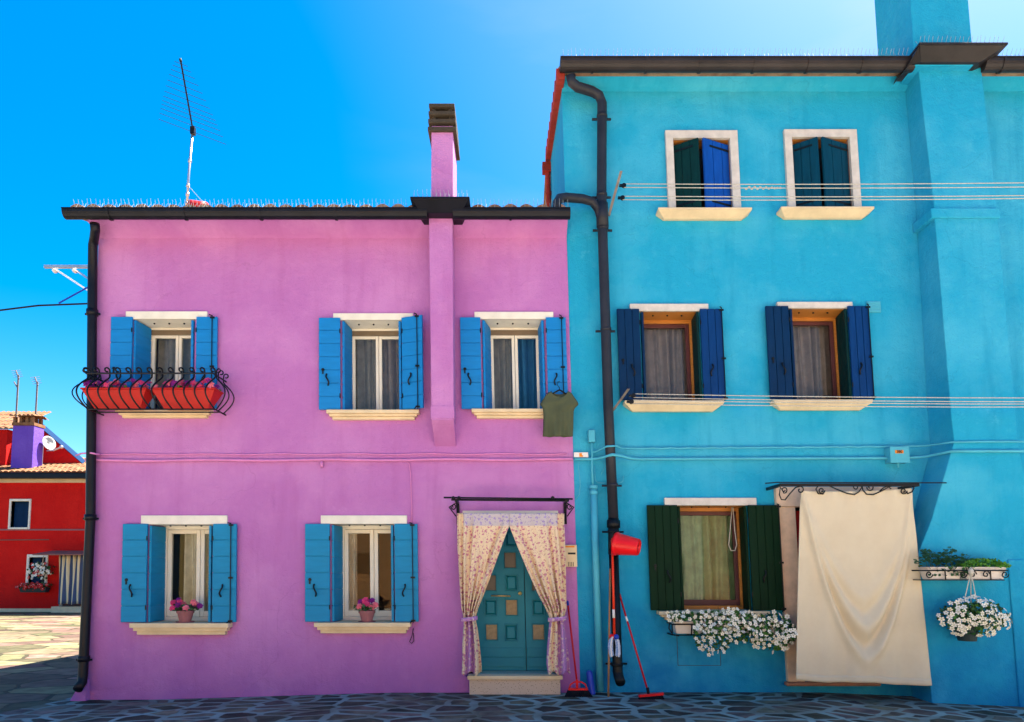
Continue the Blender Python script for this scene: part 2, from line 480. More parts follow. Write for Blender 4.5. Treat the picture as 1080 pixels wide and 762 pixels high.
class MB:
    def __init__(s, lean=True):
        s.v, s.f, s.m, s.lean = [], [], [], lean

    def add(s, vs, fs, mi=0):
        b = len(s.v)
        s.v += [tuple(v) for v in vs]
        s.f += [tuple(b + i for i in f) for f in fs]
        s.m += [mi] * len(fs)
        return s

    def box(s, x0, x1, y0, y1, z0, z1, mi=0):
        return s.hexa([(x0, y0, z0), (x1, y0, z0), (x1, y1, z0), (x0, y1, z0), (x0, y0, z1), (x1, y0, z1), (x1, y1, z1), (x0, y1, z1)], mi)

    def hexa(s, p, mi=0):
        return s.add(p, [(0, 3, 2, 1), (4, 5, 6, 7), (0, 1, 5, 4), (1, 2, 6, 5), (2, 3, 7, 6), (3, 0, 4, 7)], mi)

    def obox(s, p0, p1, a, b, z0, z1, t0, t1, mi=0):
        """box along the plan line p0->p1 from fraction a to b; t0..t1 across it (towards its right-hand side)"""
        d = Vector((p1[0] - p0[0], p1[1] - p0[1]))
        n = Vector((d.y, -d.x)).normalized()
        q = []
        for z in (z0, z1):
            for (f, t) in ((a, t1), (b, t1), (b, t0), (a, t0)):
                q.append((p0[0] + d.x * f + n.x * t, p0[1] + d.y * f + n.y * t, z))
        return s.hexa(q, mi)

    def tube(s, pts, r, n=8, mi=0, cap=True, r2=None):
        pts = [Vector(p) for p in pts]
        rings = []
        up = Vector((0.13, 0.27, 1)).normalized()
        for i, p in enumerate(pts):
            t = (pts[min(i + 1, len(pts) - 1)] - pts[max(i - 1, 0)])
            if t.length < 1e-9:
                t = Vector((0, 0, 1))
            t.normalize()
            if abs(t.dot(up)) > 0.97:
                up = Vector((1, 0.1, 0.05)).normalized()
            a = t.cross(up).normalized()
            b = a.cross(t).normalized()
            up = b
            rr = r if r2 is None else r + (r2 - r) * i / max(1, len(pts) - 1)
            rings.append([p + (a * cos(2 * pi * k / n) + b * sin(2 * pi * k / n)) * rr for k in range(n)])
        vs = [v for rg in rings for v in rg]
        fs = []
        for i in range(len(pts) - 1):
            for k in range(n):
                k2 = (k + 1) % n
                fs.append((i * n + k, i * n + k2, (i + 1) * n + k2, (i + 1) * n + k))
        if cap:
            fs.append(tuple(range(n - 1, -1, -1)))
            fs.append(tuple((len(pts) - 1) * n + k for k in range(n)))
        return s.add(vs, fs, mi)

    def grid(s, fn, nu, nv, mi=0, thick=None):
        vs = [fn(i / nu, j / nv) for j in range(nv + 1) for i in range(nu + 1)]
        fs = [(j * (nu + 1) + i, j * (nu + 1) + i + 1, (j + 1) * (nu + 1) + i + 1, (j + 1) * (nu + 1) + i) for j in range(nv) for i in range(nu)]
        mm = mi
        if callable(mi):
            b = len(s.v)
            s.v += [tuple(v) for v in vs]
            for k, f in enumerate(fs):
                s.f.append(tuple(b + i for i in f))
                s.m.append(mi((k % nu + 0.5) / nu, (k // nu + 0.5) / nv))
            return s
        return s.add(vs, fs, mm)

    def lathe(s, c, prof, n=20, mi=0, axis=None):
        """prof = [(r, h)...] about the vertical (or given) axis through c"""
        M = Matrix.Identity(3)
        if axis is not None:
            M = Vector((0, 0, 1)).rotation_difference(Vector(axis)).to_matrix()
        vs = []
        for (r, h) in prof:
            for k in range(n):
                vs.append(Vector(c) + M @ Vector((r * cos(2 * pi * k / n), r * sin(2 * pi * k / n), h)))
        fs = []
        for i in range(len(prof) - 1):
            for k in range(n):
                k2 = (k + 1) % n
                fs.append((i * n + k, i * n + k2, (i + 1) * n + k2, (i + 1) * n + k))
        return s.add(vs, fs, mi)

    def ball(s, c, r, mi=0, n=8, m=6):
        rx, ry, rz = (r, r, r) if not isinstance(r, tuple) else r
        prof = []
        vs, fs = [], []
        for j in range(m + 1):
            th = pi * j / m
            for k in range(n):
                vs.append((c[0] + rx * sin(th) * cos(2 * pi * k / n), c[1] + ry * sin(th) * sin(2 * pi * k / n), c[2] + rz * cos(th)))
        for j in range(m):
            for k in range(n):
                k2 = (k + 1) % n
                fs.append((j * n + k, (j + 1) * n + k, (j + 1) * n + k2, j * n + k2))
        return s.add(vs, fs, mi)

    def leaf(s, c, size, mi=0, nrm=None):
        n = nrm if nrm is not None else Vector((random.gauss(0, 1), random.gauss(0, 1), random.gauss(0.4, 1))).normalized()
        a = n.orthogonal().normalized()
        a = Matrix.Rotation(random.random() * 6.28, 3, n) @ a
        b = n.cross(a)
        c = Vector(c)
        w = size * 0.42
        bend = n * size * 0.15
        s.add([c - a * size * .5, c - b * w - bend * 0.4, c + a * size * .5 + bend * .3, c + b * w - bend * 0.4], [(0, 1, 2, 3)], mi)

    def flower(s, c, r, n, petals=5, mi=0, me=1):
        n = Vector(n).normalized()
        a = n.orthogonal().normalized()
        a = Matrix.Rotation(random.random() * 6.28, 3, n) @ a
        b = n.cross(a)
        c = Vector(c)
        for k in range(petals):
            t = 2 * pi * k / petals
            w = pi / petals * 0.86
            d0 = a * cos(t) + b * sin(t)
            dl = a * cos(t - w) + b * sin(t - w)
            dr = a * cos(t + w) + b * sin(t + w)
            s.add([c, c + dl * r * .72 + n * r * .12, c + d0 * r + n * r * .02, c + dr * r * .72 + n * r * .12], [(0, 1, 2, 3)], mi)
        vs = [c + n * r * .14 + (a * cos(q) + b * sin(q)) * r * .22 for q in (0, 2.1, 4.2)]
        s.add(vs, [(0, 1, 2)], me)

    def build(s, name, mats, parent=None, smooth=False, bevel=0.0, kind=None, label=None, cat=None, group=None, solid=0.0, loc=None):
        if isinstance(mats, str):
            mats = [mats]
        vs = [Vector(v) for v in s.v]
        if s.lean:
            for v in vs:
                v.x -= LEAN * (v.z - CZ)
        xs, ys, zs = [v.x for v in vs], [v.y for v in vs], [v.z for v in vs]
        o0 = Vector(((min(xs) + max(xs)) / 2, (min(ys) + max(ys)) / 2, min(zs))) if loc is None else Vector(loc)
        me = bpy.data.meshes.new(name)
        me.from_pydata([v - o0 for v in vs], [], s.f)
        for mn in mats:
            me.materials.append(MATS[mn])
        me.polygons.foreach_set('material_index', s.m)
        if smooth:
            me.polygons.foreach_set('use_smooth', [True] * len(me.polygons))
        me.update()
        o = bpy.data.objects.new(name, me)
        C.objects.link(o)
        base = Vector((0, 0, 0))
        if parent is not None:
            o.parent = parent
            base = WPOS[parent]
        o.location = o0 - base
        WPOS[o] = o0
        if bevel:
            b = o.modifiers.new('bevel', 'BEVEL')
            b.width = bevel
            b.segments = 2
            b.limit_method = 'ANGLE'
        if solid:
            b = o.modifiers.new('solid', 'SOLIDIFY')
            b.thickness = solid
            b.offset = 0
        if kind:
            o['kind'] = kind
        tag(o, label, cat, group)
        return o


def tag(o, label=None, cat=None, group=None):
    if label:
        o['label'] = label
    if cat:
        o['category'] = cat
    if group:
        o['group'] = group


def lx(u, z):
    return u - LEAN * (z - CZ)


def empty(name, u, y, z, label, cat, group=None, parent=None):
    o = bpy.data.objects.new(name, None)
    C.objects.link(o)
    p = Vector((lx(u, z), y, z))
    o.location = p
    WPOS[o] = p
    tag(o, label, cat, group)
    return o


def P3(px, py, d=0.0):
    u, z = at(px, py, d)
    return Vector((u, -d, z))


# ------------------------------------------------------------------ ground
def ground_z(x, y):
    """the street falls away a few centimetres to both sides of the doors"""
    w = max(0.0, 1 - max(0, abs(y + 1) - 4) / 6)
    a = 0.035 - 0.09 * max(0, min(1, (-x - 2.2) / 3.0)) - 0.125 * max(0, min(1, (x - 3.4) / 3.0))
    return a * w


gm = MB(lean=False)
xsn = [-400, -150, -60, -30, -20, -15] + [-12 + i * 0.75 for i in range(33)] + [15, 20, 30, 60, 150, 400]
ysn = [-300, -100, -50, -25, -15] + [-12 + i * 0.75 for i in range(33)] + [16, 20, 27, 40, 80, 160, 400]
vs = [(x, y, ground_z(x, y) - 0.01) for y in ysn for x in xsn]
nx = len(xsn)
fs = [(j * nx + i, j * nx + i + 1, (j + 1) * nx + i + 1, (j + 1) * nx + i) for j in range(len(ysn) - 1) for i in range(nx - 1)]
gm.add(vs, fs)
gm.build('ground', 'slab_paving', kind='structure', smooth=True)
st_ = MB(lean=False)
st_.grid(lambda a, b: (-13 + 34 * a, -18.9 + 15.2 * b, ground_z(-13 + 34 * a, -18.9 + 15.2 * b) + 0.012), 60, 30)
st_.build('street', 'bounce_paving', kind='structure', smooth=True)  # unseen sheet, added pale to bounce sunlight onto the shaded fronts
pm = MB(lean=False)
pm.grid(lambda a, b: (-6.35 + 0.5 * b * b + a * 16.0 + 0.10 * sin(b * 9), -3.6 + b * 3.75, ground_z(-6.4 + a * 16.0, -3.6 + b * 3.75) + 0.022), 60, 12)
pm.build('pavement', 'crazy_paving', kind='structure', smooth=True)


# ------------------------------------------------------------------ walls with openings
def facade(mb, u0, u1, z0, z1, holes, y=0.0, mi=0, u_left=None):
    """holes: (uf0, uf1, z0, z1, ub0, ub1, depth) front edges, back edges, depth of the reveal"""
    us = sorted(set([u0, u1] + [h[0] for h in holes] + [h[1] for h in holes]))
    zs = sorted(set([z0, z1] + [h[2] for h in holes] + [h[3] for h in holes]))
    for i in range(len(us) - 1):
        for j in range(len(zs) - 1):
            a, b, c, d = us[i], us[i + 1], zs[j], zs[j + 1]
            cu, cz = (a + b) / 2, (c + d) / 2
            if any(h[0] < cu < h[1] and h[2] < cz < h[3] for h in holes):
                continue
            mb.add([(a, y, c), (b, y, c), (b, y, d), (a, y, d)], [(0, 1, 2, 3)], mi)
    for (a, b, c, d, p, q, dep) in holes:
        Y = y + dep
        mb.add([(a, y, c), (a, y, d), (p, Y, d), (p, Y, c)], [(0, 1, 2, 3)], mi + 1)
        mb.add([(b, y, c), (q, Y, c), (q, Y, d), (b, y, d)], [(0, 1, 2, 3)], mi + 1)
        mb.add([(a, y, d), (b, y, d), (q, Y, d), (p, Y, d)], [(0, 1, 2, 3)], mi + 1)
        mb.add([(a, y, c), (p, Y, c), (q, Y, c), (b, y, c)], [(0, 1, 2, 3)], mi + 1)


REV = 0.34          # depth of the window reveals


def sill_mesh(u0, u1, z0, z1, proj=0.10, inset=0.09, steps=3):
    mb = MB()
    h = (z1 - z0)
    prof = [(1.0, 0.00, 0.40), (0.72, 0.40, 0.68), (0.42, 0.68, 1.0)] if steps == 3 else None
    if steps == 3:
        for (w, a, b) in prof:
            ins = inset * (1 - w) * 1.4
            mb.box(u0 + ins, u1 - ins, -proj * w - 0.02, 0.02, z1 - h * b + (0.001 if b < 1 else 0), z1 - h * a, 0)
    else:
        q = [(u0 + inset, -0.03, z0), (u1 - inset, -0.03, z0), (u1 - inset, 0.02, z0), (u0 + inset, 0.02, z0),
             (u0, -proj, z1 - h * .3), (u1, -proj, z1 - h * .3), (u1, 0.02, z1 - h * .3), (u0, 0.02, z1 - h * .3)]
        mb.hexa(q)
        mb.box(u0, u1, -proj - 0.004, 0.02, z1 - h * .3 + 0.001, z1, 0)
    return mb


def leaf_mesh(p0, p1, z0, z1, n, horizontal=True, t=0.032, gap=None):
    """a plank shutter leaf: planks with fine open joints over a backing board"""
    mb = MB()
    L = math.hypot(p1[0] - p0[0], p1[1] - p0[1])
    g = gap if gap else (0.006 if horizontal else 0.004)
    mb.obox(p0, p1, 0.004, 0.996, z0 + 0.003, z1 - 0.003, -t / 2 + 0.004, t / 2 - 0.012)
    if horizontal:
        for k in range(n):
            a, b = z0 + (z1 - z0) * k / n, z0 + (z1 - z0) * (k + 1) / n
            mb.obox(p0, p1, 0.0, 1.0, a + g, b - g, -t / 2, t / 2)
    else:
        for k in range(n):
            a, b = k / n + g / L, (k + 1) / n - g / L
            mb.obox(p0, p1, a, b, z0, z1, -t / 2, t / 2)
    return mb


def on_leaf(p0, p1, f, t=0.03):
    d = Vector((p1[0] - p0[0], p1[1] - p0[1]))
    n = Vector((d.y, -d.x)).normalized()
    return p0[0] + d.x * f + n.x * t, p0[1] + d.y * f + n.y * t


def handle_on(parent, p0, p1, f, z, h=0.145, name='handle', mir=1):
    x, y = on_leaf(p0, p1, f, 0.028)
    mb = MB()
    pts = []
    for i in range(11):
        s = i / 10
        pts.append((x + mir * 0.018 * sin(s * pi * 1.6 + .4), y - 0.024 * sin(s * pi), z - h / 2 + h * s))
    mb.tube(pts, 0.0105, 6)
    mb.ball((pts[0][0], pts[0][1], pts[0][2]), 0.012, n=6, m=4)
    mb.ball((pts[-1][0], pts[-1][1], pts[-1][2]), 0.014, n=6, m=4)
    mb.build(name, 'iron', parent, smooth=True)


def keyhole_on(parent, p0, p1, f, z):
    x, y = on_leaf(p0, p1, f, 0.018)
    mb = MB()
    mb.lathe((x, y, z), [(0.0001, -.01), (0.020, -.01), (0.022, 0.0), (0.020, .006), (0.0001, .008)], 10, axis=(0, -1, 0))
    mb.box(x - 0.009, x + 0.009, y - 0.010, y, z - 0.06, z - 0.005)
    mb.build('latch', 'iron', parent)


def rod_on(parent, p0, p1, f, z0, z1, hooks=True):
    x, y = on_leaf(p0, p1, f, 0.030)
    mb = MB()
    mb.tube([(x, y, z0 - 0.01), (x, y, z1 + 0.01)], 0.0065, 6)
    for zz in (z0 + 0.02, z1 - 0.02, (z0 * .55 + z1 * .45)):
        mb.box(x - 0.028, x + 0.028, y - 0.002, y + 0.012, zz - 0.012, zz + 0.012)
    if hooks:
        mb.tube([(x, y - .01, z0 + .02), (x - 0.03, y - .03, z0 + 0.0), (x - .035, y - .04, z0 - .02)], 0.008, 6)
        mb.tube([(x, y - .01, z1), (x - 0.03, y - .03, z1 + 0.01)], 0.008, 6)
    mb.build('lock_rod', 'iron', parent, smooth=False)


def curtain_mesh(u0, u1, y, z0, z1, waves, amp=0.03, ph=0.0):
    mb = MB()
    mb.grid(lambda a, b: (u0 + (u1 - u0) * (a + .02 * sin(a * 23 + ph)), y + amp * sin(a * waves * 2 * pi + ph + 0.9 * sin(b * 1.5 + a * 7)) * (0.7 + .3 * b) + amp * .5 * sin(a * waves * 4.3 + ph * 2), z1 + (z0 - z1) * b), int(waves * 12), 8)
    return mb


def window_unit(house, W, paint, frame_mat, sash_mat, hplank=6, horizontal=True, roller=False, curt='lace', soffit='white_stone', curt2=None):
    """lintel, frame, panes, curtain, sill and four folding shutter leaves"""
    fa, fb = at(W['fl'], W['ym'])[0], at(W['fr'], W['ym'])[0]
    ba, bb = at(W['bl'], W['ym'], -REV)[0], at(W['br'], W['ym'], -REV)[0]
    zt, zb = at(W['fl'], W['lin'][3])[1], at(W['fl'], W['sill'][2], W['proj'])[1]
    W['hole'] = (fa, fb, zb, zt, ba, bb, REV)
    Y = REV
    fw = 0.028 if roller else 0.05
    # frame
    mb = MB()
    mb.box(ba, ba + fw, Y - .03, Y + .05, zb, zt)
    mb.box(bb - fw, bb, Y - .03, Y + .05, zb, zt)
    mb.box(ba + fw, bb - fw, Y - .03, Y + .05, zt - fw, zt)
    mb.box(ba + fw, bb - fw, Y - .03, Y + .05, zb, zb + fw)
    fr = mb.build('window', frame_mat, house, bevel=0.004)
    a, b, z0, z1 = ba + fw, bb - fw, zb + fw, zt - fw
    if roller:
        mr = MB()
        mr.box(a, b, Y - .02, Y + .03, z1 - 0.07, z1 - 0.002)
        for i in range(4):
            mr.box(a, b, Y - .026, Y - .0205, z1 - 0.07 + i * .017, z1 - 0.07 + i * .017 + .013)
        mr.build('roller_blind', 'roller_wood', fr)
        z1 -= 0.07
    if W.get('single'):
        leaves = [(a, b)]
    else:
        m = (a + b) / 2
        leaves = [(a, m), (m, b)]
    sw = 0.042 if roller else 0.055
    for (p, q) in leaves:
        ms = MB()
        g = 0.003
        ms.box(p + g, p + sw, Y - .012, Y + .04, z0 + g, z1 - g)
        ms.box(q - sw, q - g, Y - .012, Y + .04, z0 + g, z1 - g)
        ms.box(p + sw, q - sw, Y - .012, Y + .04, z1 - sw, z1 - g)
        ms.box(p + sw, q - sw, Y - .012, Y + .04, z0 + g, z0 + sw * 1.4)
        ms.build('sash', sash_mat, fr, bevel=0.004)
        mg = MB()
        mg.add([(p + sw, Y + .015, z0 + sw), (q - sw, Y + .015, z0 + sw), (q - sw, Y + .015, z1 - sw), (p + sw, Y + .015, z1 - sw)], [(0, 1, 2, 3)])
        mg.build('pane', 'window_glass', fr)
    for i, (p, q) in enumerate(leaves if len(leaves) > 1 else [(a, b)]):
        cv = W.get('cover', ((0, 1), (0, 1)))[i]
        cm = curtain_mesh(p - .01 + (q - p) * cv[0], p + (q - p) * cv[1] + .01, Y + 0.14, zb, zt, 3.3 if len(leaves) > 1 else 6.5, 0.042, i * 2.0 + 1)
        cm.build('curtain', (curt2 if (curt2 and i == 1) else curt), fr, smooth=True)
    # stone lintel and sill
    u0, u1, za, zc = rect(*W['lin'])
    ml = MB()
    ml.box(u0, u1, -0.035, 0.05, za, zc)
    # soffit lining of the opening, with the three catch sockets of the shutters
    ml.add([(fa, .0, zt - 0.003), (fb, .0, zt - 0.003), (bb, Y - .03, zt - 0.003), (ba, Y - .03, zt - 0.003)], [(0, 1, 2, 3)], 1)
    for k in range(3):
        uu = fa + (fb - fa) * (0.25 + .25 * k)
        ml.lathe((uu, .12, zt - 0.02), [(0.0001, 0), (0.013, 0), (0.013, .017)], 8, 2)
    ml.build('lintel', [W.get('linm', 'white_stone'), soffit, 'black_ink'], fr, bevel=0.006)
    u0, u1, za, zc = rect(*W['sill'], W['proj'])
    za = at(540, W['sill'][3], .04)[1]
    sm = sill_mesh(u0, u1, za, zc, W.get('proj', 0.10), W.get('inset', 0.08), W.get('steps', 3))
    sm.box(max(fa, ba) + .004, min(fb, bb) - .004, 0.021, Y - .031, zc - 0.03, zc + 0.001)
    sm.build('sill', W.get('sillm', 'sill_stone'), fr, bevel=0.005)
    # shutters
    y0, y1 = W['sh']
    zs1, zs0 = at(W['fl'], y0, 0.06)[1], at(W['fl'], y1, 0.06)[1]
    zs0 = max(zs0, zc + 0.004)
    dl = W.get('dl', (0.05, 0.05))
    dr = W.get('dr', (0.05, 0.05))

    def plan(px, d):
        return (at(px, W['ym'], d)[0], -d)
    A, B = plan(W['LO'][0], dl[0]), plan(W['LO'][1], dl[1])
    lo = leaf_mesh(A, B, zs0, zs1, hplank, horizontal).build('shutter', paint, house, bevel=0.003)
    A2, B2 = plan(W['RO'][0], dr[0]), plan(W['RO'][1], dr[1])
    ro = leaf_mesh(A2, B2, zs0, zs1, hplank, horizontal).build('shutter', W.get('paint2', paint), house, bevel=0.003)
    hz = zs0 + (zs1 - zs0) * 0.32
    handle_on(lo, A, B, 0.42 if horizontal else .62, hz, mir=1)
    keyhole_on(lo, A, B, 0.2, hz + 0.14)
    handle_on(ro, A2, B2, 0.4, hz, mir=-1)
    if W.get('rod', True):
        rod_on(ro, A2, B2, W.get('rodf', 0.78), zs0, zs1)
    # inner leaves lining the reveal
    I0 = (fa + 0.022, -0.03)
    I1 = (ba + 0.022, Y - .04)
    J0 = (fb - 0.022, -0.03)
    J1 = (min(bb, fb + 0.0) - 0.022 if W.get('rin') is None else at(W['rin'], W['ym'], -REV)[0], Y - .04)
    li = leaf_mesh(I1, I0, zs0, min(zs1, zt - 0.012), hplank, horizontal).build('shutter', paint, house, bevel=0.003)
    ri = leaf_mesh(J0, J1, zs0, min(zs1, zt - 0.012), hplank, horizontal).build('shutter', W.get('paint3', paint), house, bevel=0.003)
    # hinges
    for (leafo, q) in ((lo, B), (ro, A2)):
        for zz in (zs0 + (zs1 - zs0) * .15, zs0 + (zs1 - zs0) * .85):
            mh = MB()
            mh.tube([(q[0], q[1] - .018, zz - .03), (q[0], q[1] - .018, zz + .03)], 0.009, 6)
            mh.build('hinge', 'iron', leafo)
    return fr


# ================================================================== PINK HOUSE
gz = -0.12
EAVE = at(300, 238)[1]
uL, uR = at(98, 480)[0], at(604.5, 480)[0]
pink = empty('pink_house', (uL + uR) / 2, 4.0, 0.0, 'pink plastered two storey house with bright blue shutters and a dark gutter', 'house')
WINS = [
    dict(lin=(134, 219.5, 329.5, 337.5), sill=(122, 222, 431.5, 441), ym=385, fl=141, fr=205, bl=158, br=219, LO=(116.5, 139), RO=(207, 229), sh=(334, 431)),
    dict(lin=(352, 436, 331.5, 338.5), sill=(344.5, 442, 432.5, 443), ym=385, fl=361, fr=424, bl=369.5, br=430, LO=(336.5, 359), RO=(424.5, 446), sh=(335, 432.5), dr=(0.05, 0.16)),
    dict(lin=(500.5, 583.5, 330, 337.5), sill=(497.5, 590, 431.5, 441.5), ym=385, fl=509, fr=575, bl=515.5, br=571, LO=(486, 507.5), RO=(577, 598), sh=(334.5, 432)),
    dict(lin=(150, 240.5, 544, 553.5), sill=(137, 241.5, 657.5, 669.5), ym=605, cover=((.34, 1), (.0, .9)), fl=157.5, fr=224, bl=173, br=250, LO=(129, 155), RO=(224.5, 249.5), sh=(552.5, 659)),
    dict(lin=(339, 429.5, 544, 553), sill=(331.5, 433, 657, 668), ym=605, cover=((-.2, .35), (.55, 1)), fl=350, fr=416, bl=359.5, br=430, LO=(322, 348), RO=(416.5, 441), sh=(552.5, 657.5)),
]
WL = ['upper']
for i, W in enumerate(WINS):
    low = i >= 3
    W['proj'] = 0.11 if low else 0.09
    window_unit(pink, W, 'teal_paint' if low else 'blue_paint', 'white_wood', 'white_wood', 6 if low else 7, True, roller=not low,
                curt='lace' if low else 'grey_lace', curt2=('brown_lace' if i == 1 else ('blue_lace' if i == 2 else None)))
# doorway
du0, du1, dz0, dz1 = rect(489.5, 588, 543, 707)
du0b, du1b = at(500, 620, -0.30)[0], at(580, 620, -0.30)[0]
dz0 = at(540, 713, .16)[1] - .04
DOORH = (du0, du1, dz0, dz1, du0 + .02, du1 - .02, 0.30)
w = MB()
facade(w, uL, uR, gz, EAVE, [W['hole'] for W in WINS] + [DOORH])
# side, back walls and gables
bk = 8.0
ridge_y, ridge_z = 4.0, EAVE + 1.25
w.add([(uL, 0, gz), (uL, 0, EAVE), (uL, ridge_y, ridge_z), (uL, bk, EAVE), (uL, bk, gz)], [(0, 1, 2, 3, 4)])
w.add([(uR, 0, gz), (uR, bk, gz), (uR, bk, EAVE), (uR, ridge_y, ridge_z), (uR, 0, EAVE)], [(0, 1, 2, 3, 4)])
w.add([(uL, bk, gz), (uL, bk, EAVE), (uR, bk, EAVE), (uR, bk, gz)], [(0, 1, 2, 3)])
# eaves cornice under the gutter
cz0 = at(300, 247.5, 0.05)[1]
w.hexa([(uL, -0.04, cz0), (uR, -0.04, cz0), (uR, -.001, cz0 - .03), (uL, -.001, cz0 - .03), (uL - .02, -0.34, EAVE), (uR, -0.34, EAVE), (uR, -.001, EAVE), (uL - .02, -.001, EAVE)])
# plinth foot at the corner below the rain pipe
fx, fz = at(93, 725)
w.hexa([(fx - .22, -.10, gz), (fx + .02, -.10, gz), (fx + .04, .2, gz), (fx - .22, .2, gz), (fx - .06, -.03, fz + .10), (fx + .01, -.03, fz + .10), (fx + .04, .2, fz + .12), (fx - .08, .2, fz + .12)])
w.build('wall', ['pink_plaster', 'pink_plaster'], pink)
# floors and partition inside, so that windows look into a room
w = MB()
w.box(uL + .05, uR - .05, 0.9, 2.4, 0.02, 0.03)
w.box(uL + .05, uR - .05, 1.9, 1.95, 0.03, EAVE - .2)
w.box(uL + .05, uR - .05, .45, 1.9, 2.95, 3.1)
w.build('room_wall', 'room', pink)


# ---- tile roof
def tiled(mb, x0, x1, y0, y1, zf, step=0.21, mi=0):
    """rows of half-round tiles; zf(y) gives the height of the slope"""
    n = max(2, int(round((x1 - x0) / step)))
    nr = max(2, int((y1 - y0) / 0.38))
    for r in range(nr):
        ya, yb = y0 + (y1 - y0) * r / nr, y0 + (y1 - y0) * (r + 1) / nr + 0.03
        res = n * 8

        def fn(a, b):
            x = x0 + (x1 - x0) * a
            y = ya + (yb - ya) * b
            w_ = abs(sin(a * n * pi)) ** 0.8
            j = 0.006 * sin(a * 51 + r * 3.1) + 0.004 * sin(a * 173 + r)
            return (x, y + j * 1.5, zf(y) + 0.055 * w_ + 0.018 * (1 - b) + j)
        mb.grid(fn, res, 1, mi)
        # open tile ends of the first row
        if r == 0:
            mb.grid(lambda a, b: (x0 + (x1 - x0) * a, y0, zf(y0) - 0.0 + (0.055 * abs(sin(a * n * pi)) ** 0.8 + .018 + 0.006 * sin(a * 51) + 0.004 * sin(a * 173)) * b), res, 1, mi)


rz = at(300, 224, 0.40)[1]
slope = 1.25 / 4.35
rf = MB()
tiled(rf, uL - 0.15, uR - .02, -0.40, ridge_y, lambda y: rz + 0.035 + (y + .40) * slope)
rf.add([(uL - .15, -.38, rz - .03), (uR - .02, -.38, rz - .03), (uR - .02, ridge_y, rz + 4.38 * slope - .03), (uL - .15, ridge_y, rz + 4.38 * slope - .03)], [(0, 1, 2, 3)])
rf.add([(uL - .15, ridge_y, rz + 4.4 * slope), (uR - .02, ridge_y, rz + 4.4 * slope), (uR - .02, bk + .3, rz - .02), (uL - .15, bk + .3, rz - .02)], [(0, 1, 2, 3)])
rf.add([(uL - .15, -.38, rz - .03), (uL - .15, ridge_y, rz + 4.38 * slope - .03), (uL - .15, ridge_y, rz + 4.4 * slope + .05), (uL - .15, -.38, rz + .04)], [(0, 1, 2, 3)])
roofo = rf.build('roof', 'terracotta_tile', pink, smooth=False)
# upturned vent tile by the aerial
vt = MB()
vx, vz = at(212, 224, -0.1)
vt.grid(lambda a, b: (vx - .10 + .22 * b, 0.05 - .14 * cos(a * pi), vz - .02 + .15 * sin(a * pi) * (1 - .25 * b)), 10, 3)
vt.grid(lambda a, b: (vx + .12 - .04 * b, 0.05 - .12 * cos(a * pi), vz - .02 + .11 * sin(a * pi) * (1 - b)), 10, 3)
vt.build('vent_tile', 'planter_red', roofo, solid=0.012, smooth=True)


# ---- gutters: half-round trough swept along a path
def gutter(pts, r=0.075, lip=0.012):
    """pts = path of (u, y, ztop); outer side towards the street"""
    mb = MB()
    n = 10
    rings = []
    for i, p in enumerate(pts):
        p = Vector(p)
        t = Vector(pts[min(i + 1, len(pts) - 1)]) - Vector(pts[max(i - 1, 0)])
        t.z = 0
        t.normalize()
        nn = Vector((t.y, -t.x, 0))
        sec = []
        for k in range(n + 1):
            a = pi * k / n
            sec.append((cos(a) * r, -sin(a) * r * 1.25))
        sec = [(r + .012, 0.0), (r + .012, lip)] + [(r, lip)] + sec + [(-r, lip * 2)]
        rings.append([p + nn * (s_[0]) + Vector((0, 0, s_[1])) for s_ in sec])
    m = len(rings[0])
    vs_ = [v for rg in rings for v in rg]
    fs_ = [(i * m + k, i * m + k + 1, (i + 1) * m + k + 1, (i + 1) * m + k) for i in range(len(pts) - 1) for k in range(m - 1)]
    mb.add(vs_, fs_)
    for e in (0, len(pts) - 1):
        b = [rings[e][k] for k in range(3, 3 + n + 1)]
        mb.add(b, [tuple(range(len(b)))])
    return mb


def gutter_joints(mb, u0, u1, y, z, r, step, zt=None):
    k = u0 + step * .6
    while k < u1:
        pts = [(k, y - cos(a) * (r + .010), z - sin(a) * (r + .010) * 1.25) for a in [pi * q / 10 for q in range(11)]]
        for dx in (-.012, .012):
            pass
        vs_ = [(p[0] - .014, p[1], p[2]) for p in pts] + [(p[0] + .014, p[1], p[2]) for p in pts]
        mb.add(vs_, [(q, q + 1, q + 12, q + 11) for q in range(10)])
        k += step


gd = 0.44
gu0, gztop = at(69, 223.5, gd)
gu1 = at(601, 223.5, gd)[0]
c0, c1 = at(433.5, 223, gd)[0], at(494.5, 223, gd)[0]
kl, kr = at(452.5, 232, .34)[0], at(478, 232, .34)[0]
g = gutter([(gu0, -gd, gztop), (kl - .01, -gd, gztop)], 0.080)
gutter_joints(g, gu0, c0, -gd, gztop, 0.080, 0.98)
g2 = gutter([(kr + .01, -gd, gztop), (gu1, -gd, gztop)], 0.080)
gutter_joints(g2, c1, gu1, -gd, gztop, 0.080, 0.9)
g.build('gutter', 'gutter_metal', pink, smooth=False, solid=0.003)
g2.build('gutter', 'gutter_metal', pink, smooth=False, solid=0.003)
# fascia box around the chimney
fb_ = MB()
bt, bb_ = at(463, 208, 0.62)[1], at(463, 225, 0.48)[1]
t0, t1 = at(433.5, 210, 0.62)[0], at(494.5, 210, 0.62)[0]
b0, b1 = at(444, 234, 0.5)[0], at(486, 234, 0.5)[0]
fb_.hexa([(b0, -.48, bb_), (b1, -.48, bb_), (b1, .0, bb_), (b0, .0, bb_), (t0, -.62, bt - .03), (t1, -.62, bt - .03), (t1, .05, bt - .03), (t0, .05, bt - .03)])
fb_.box(t0 - .01, t1 + .01, -.635, .05, bt - .029, bt)
fb_.build('gutter', 'gutter_metal', pink, bevel=0.006)


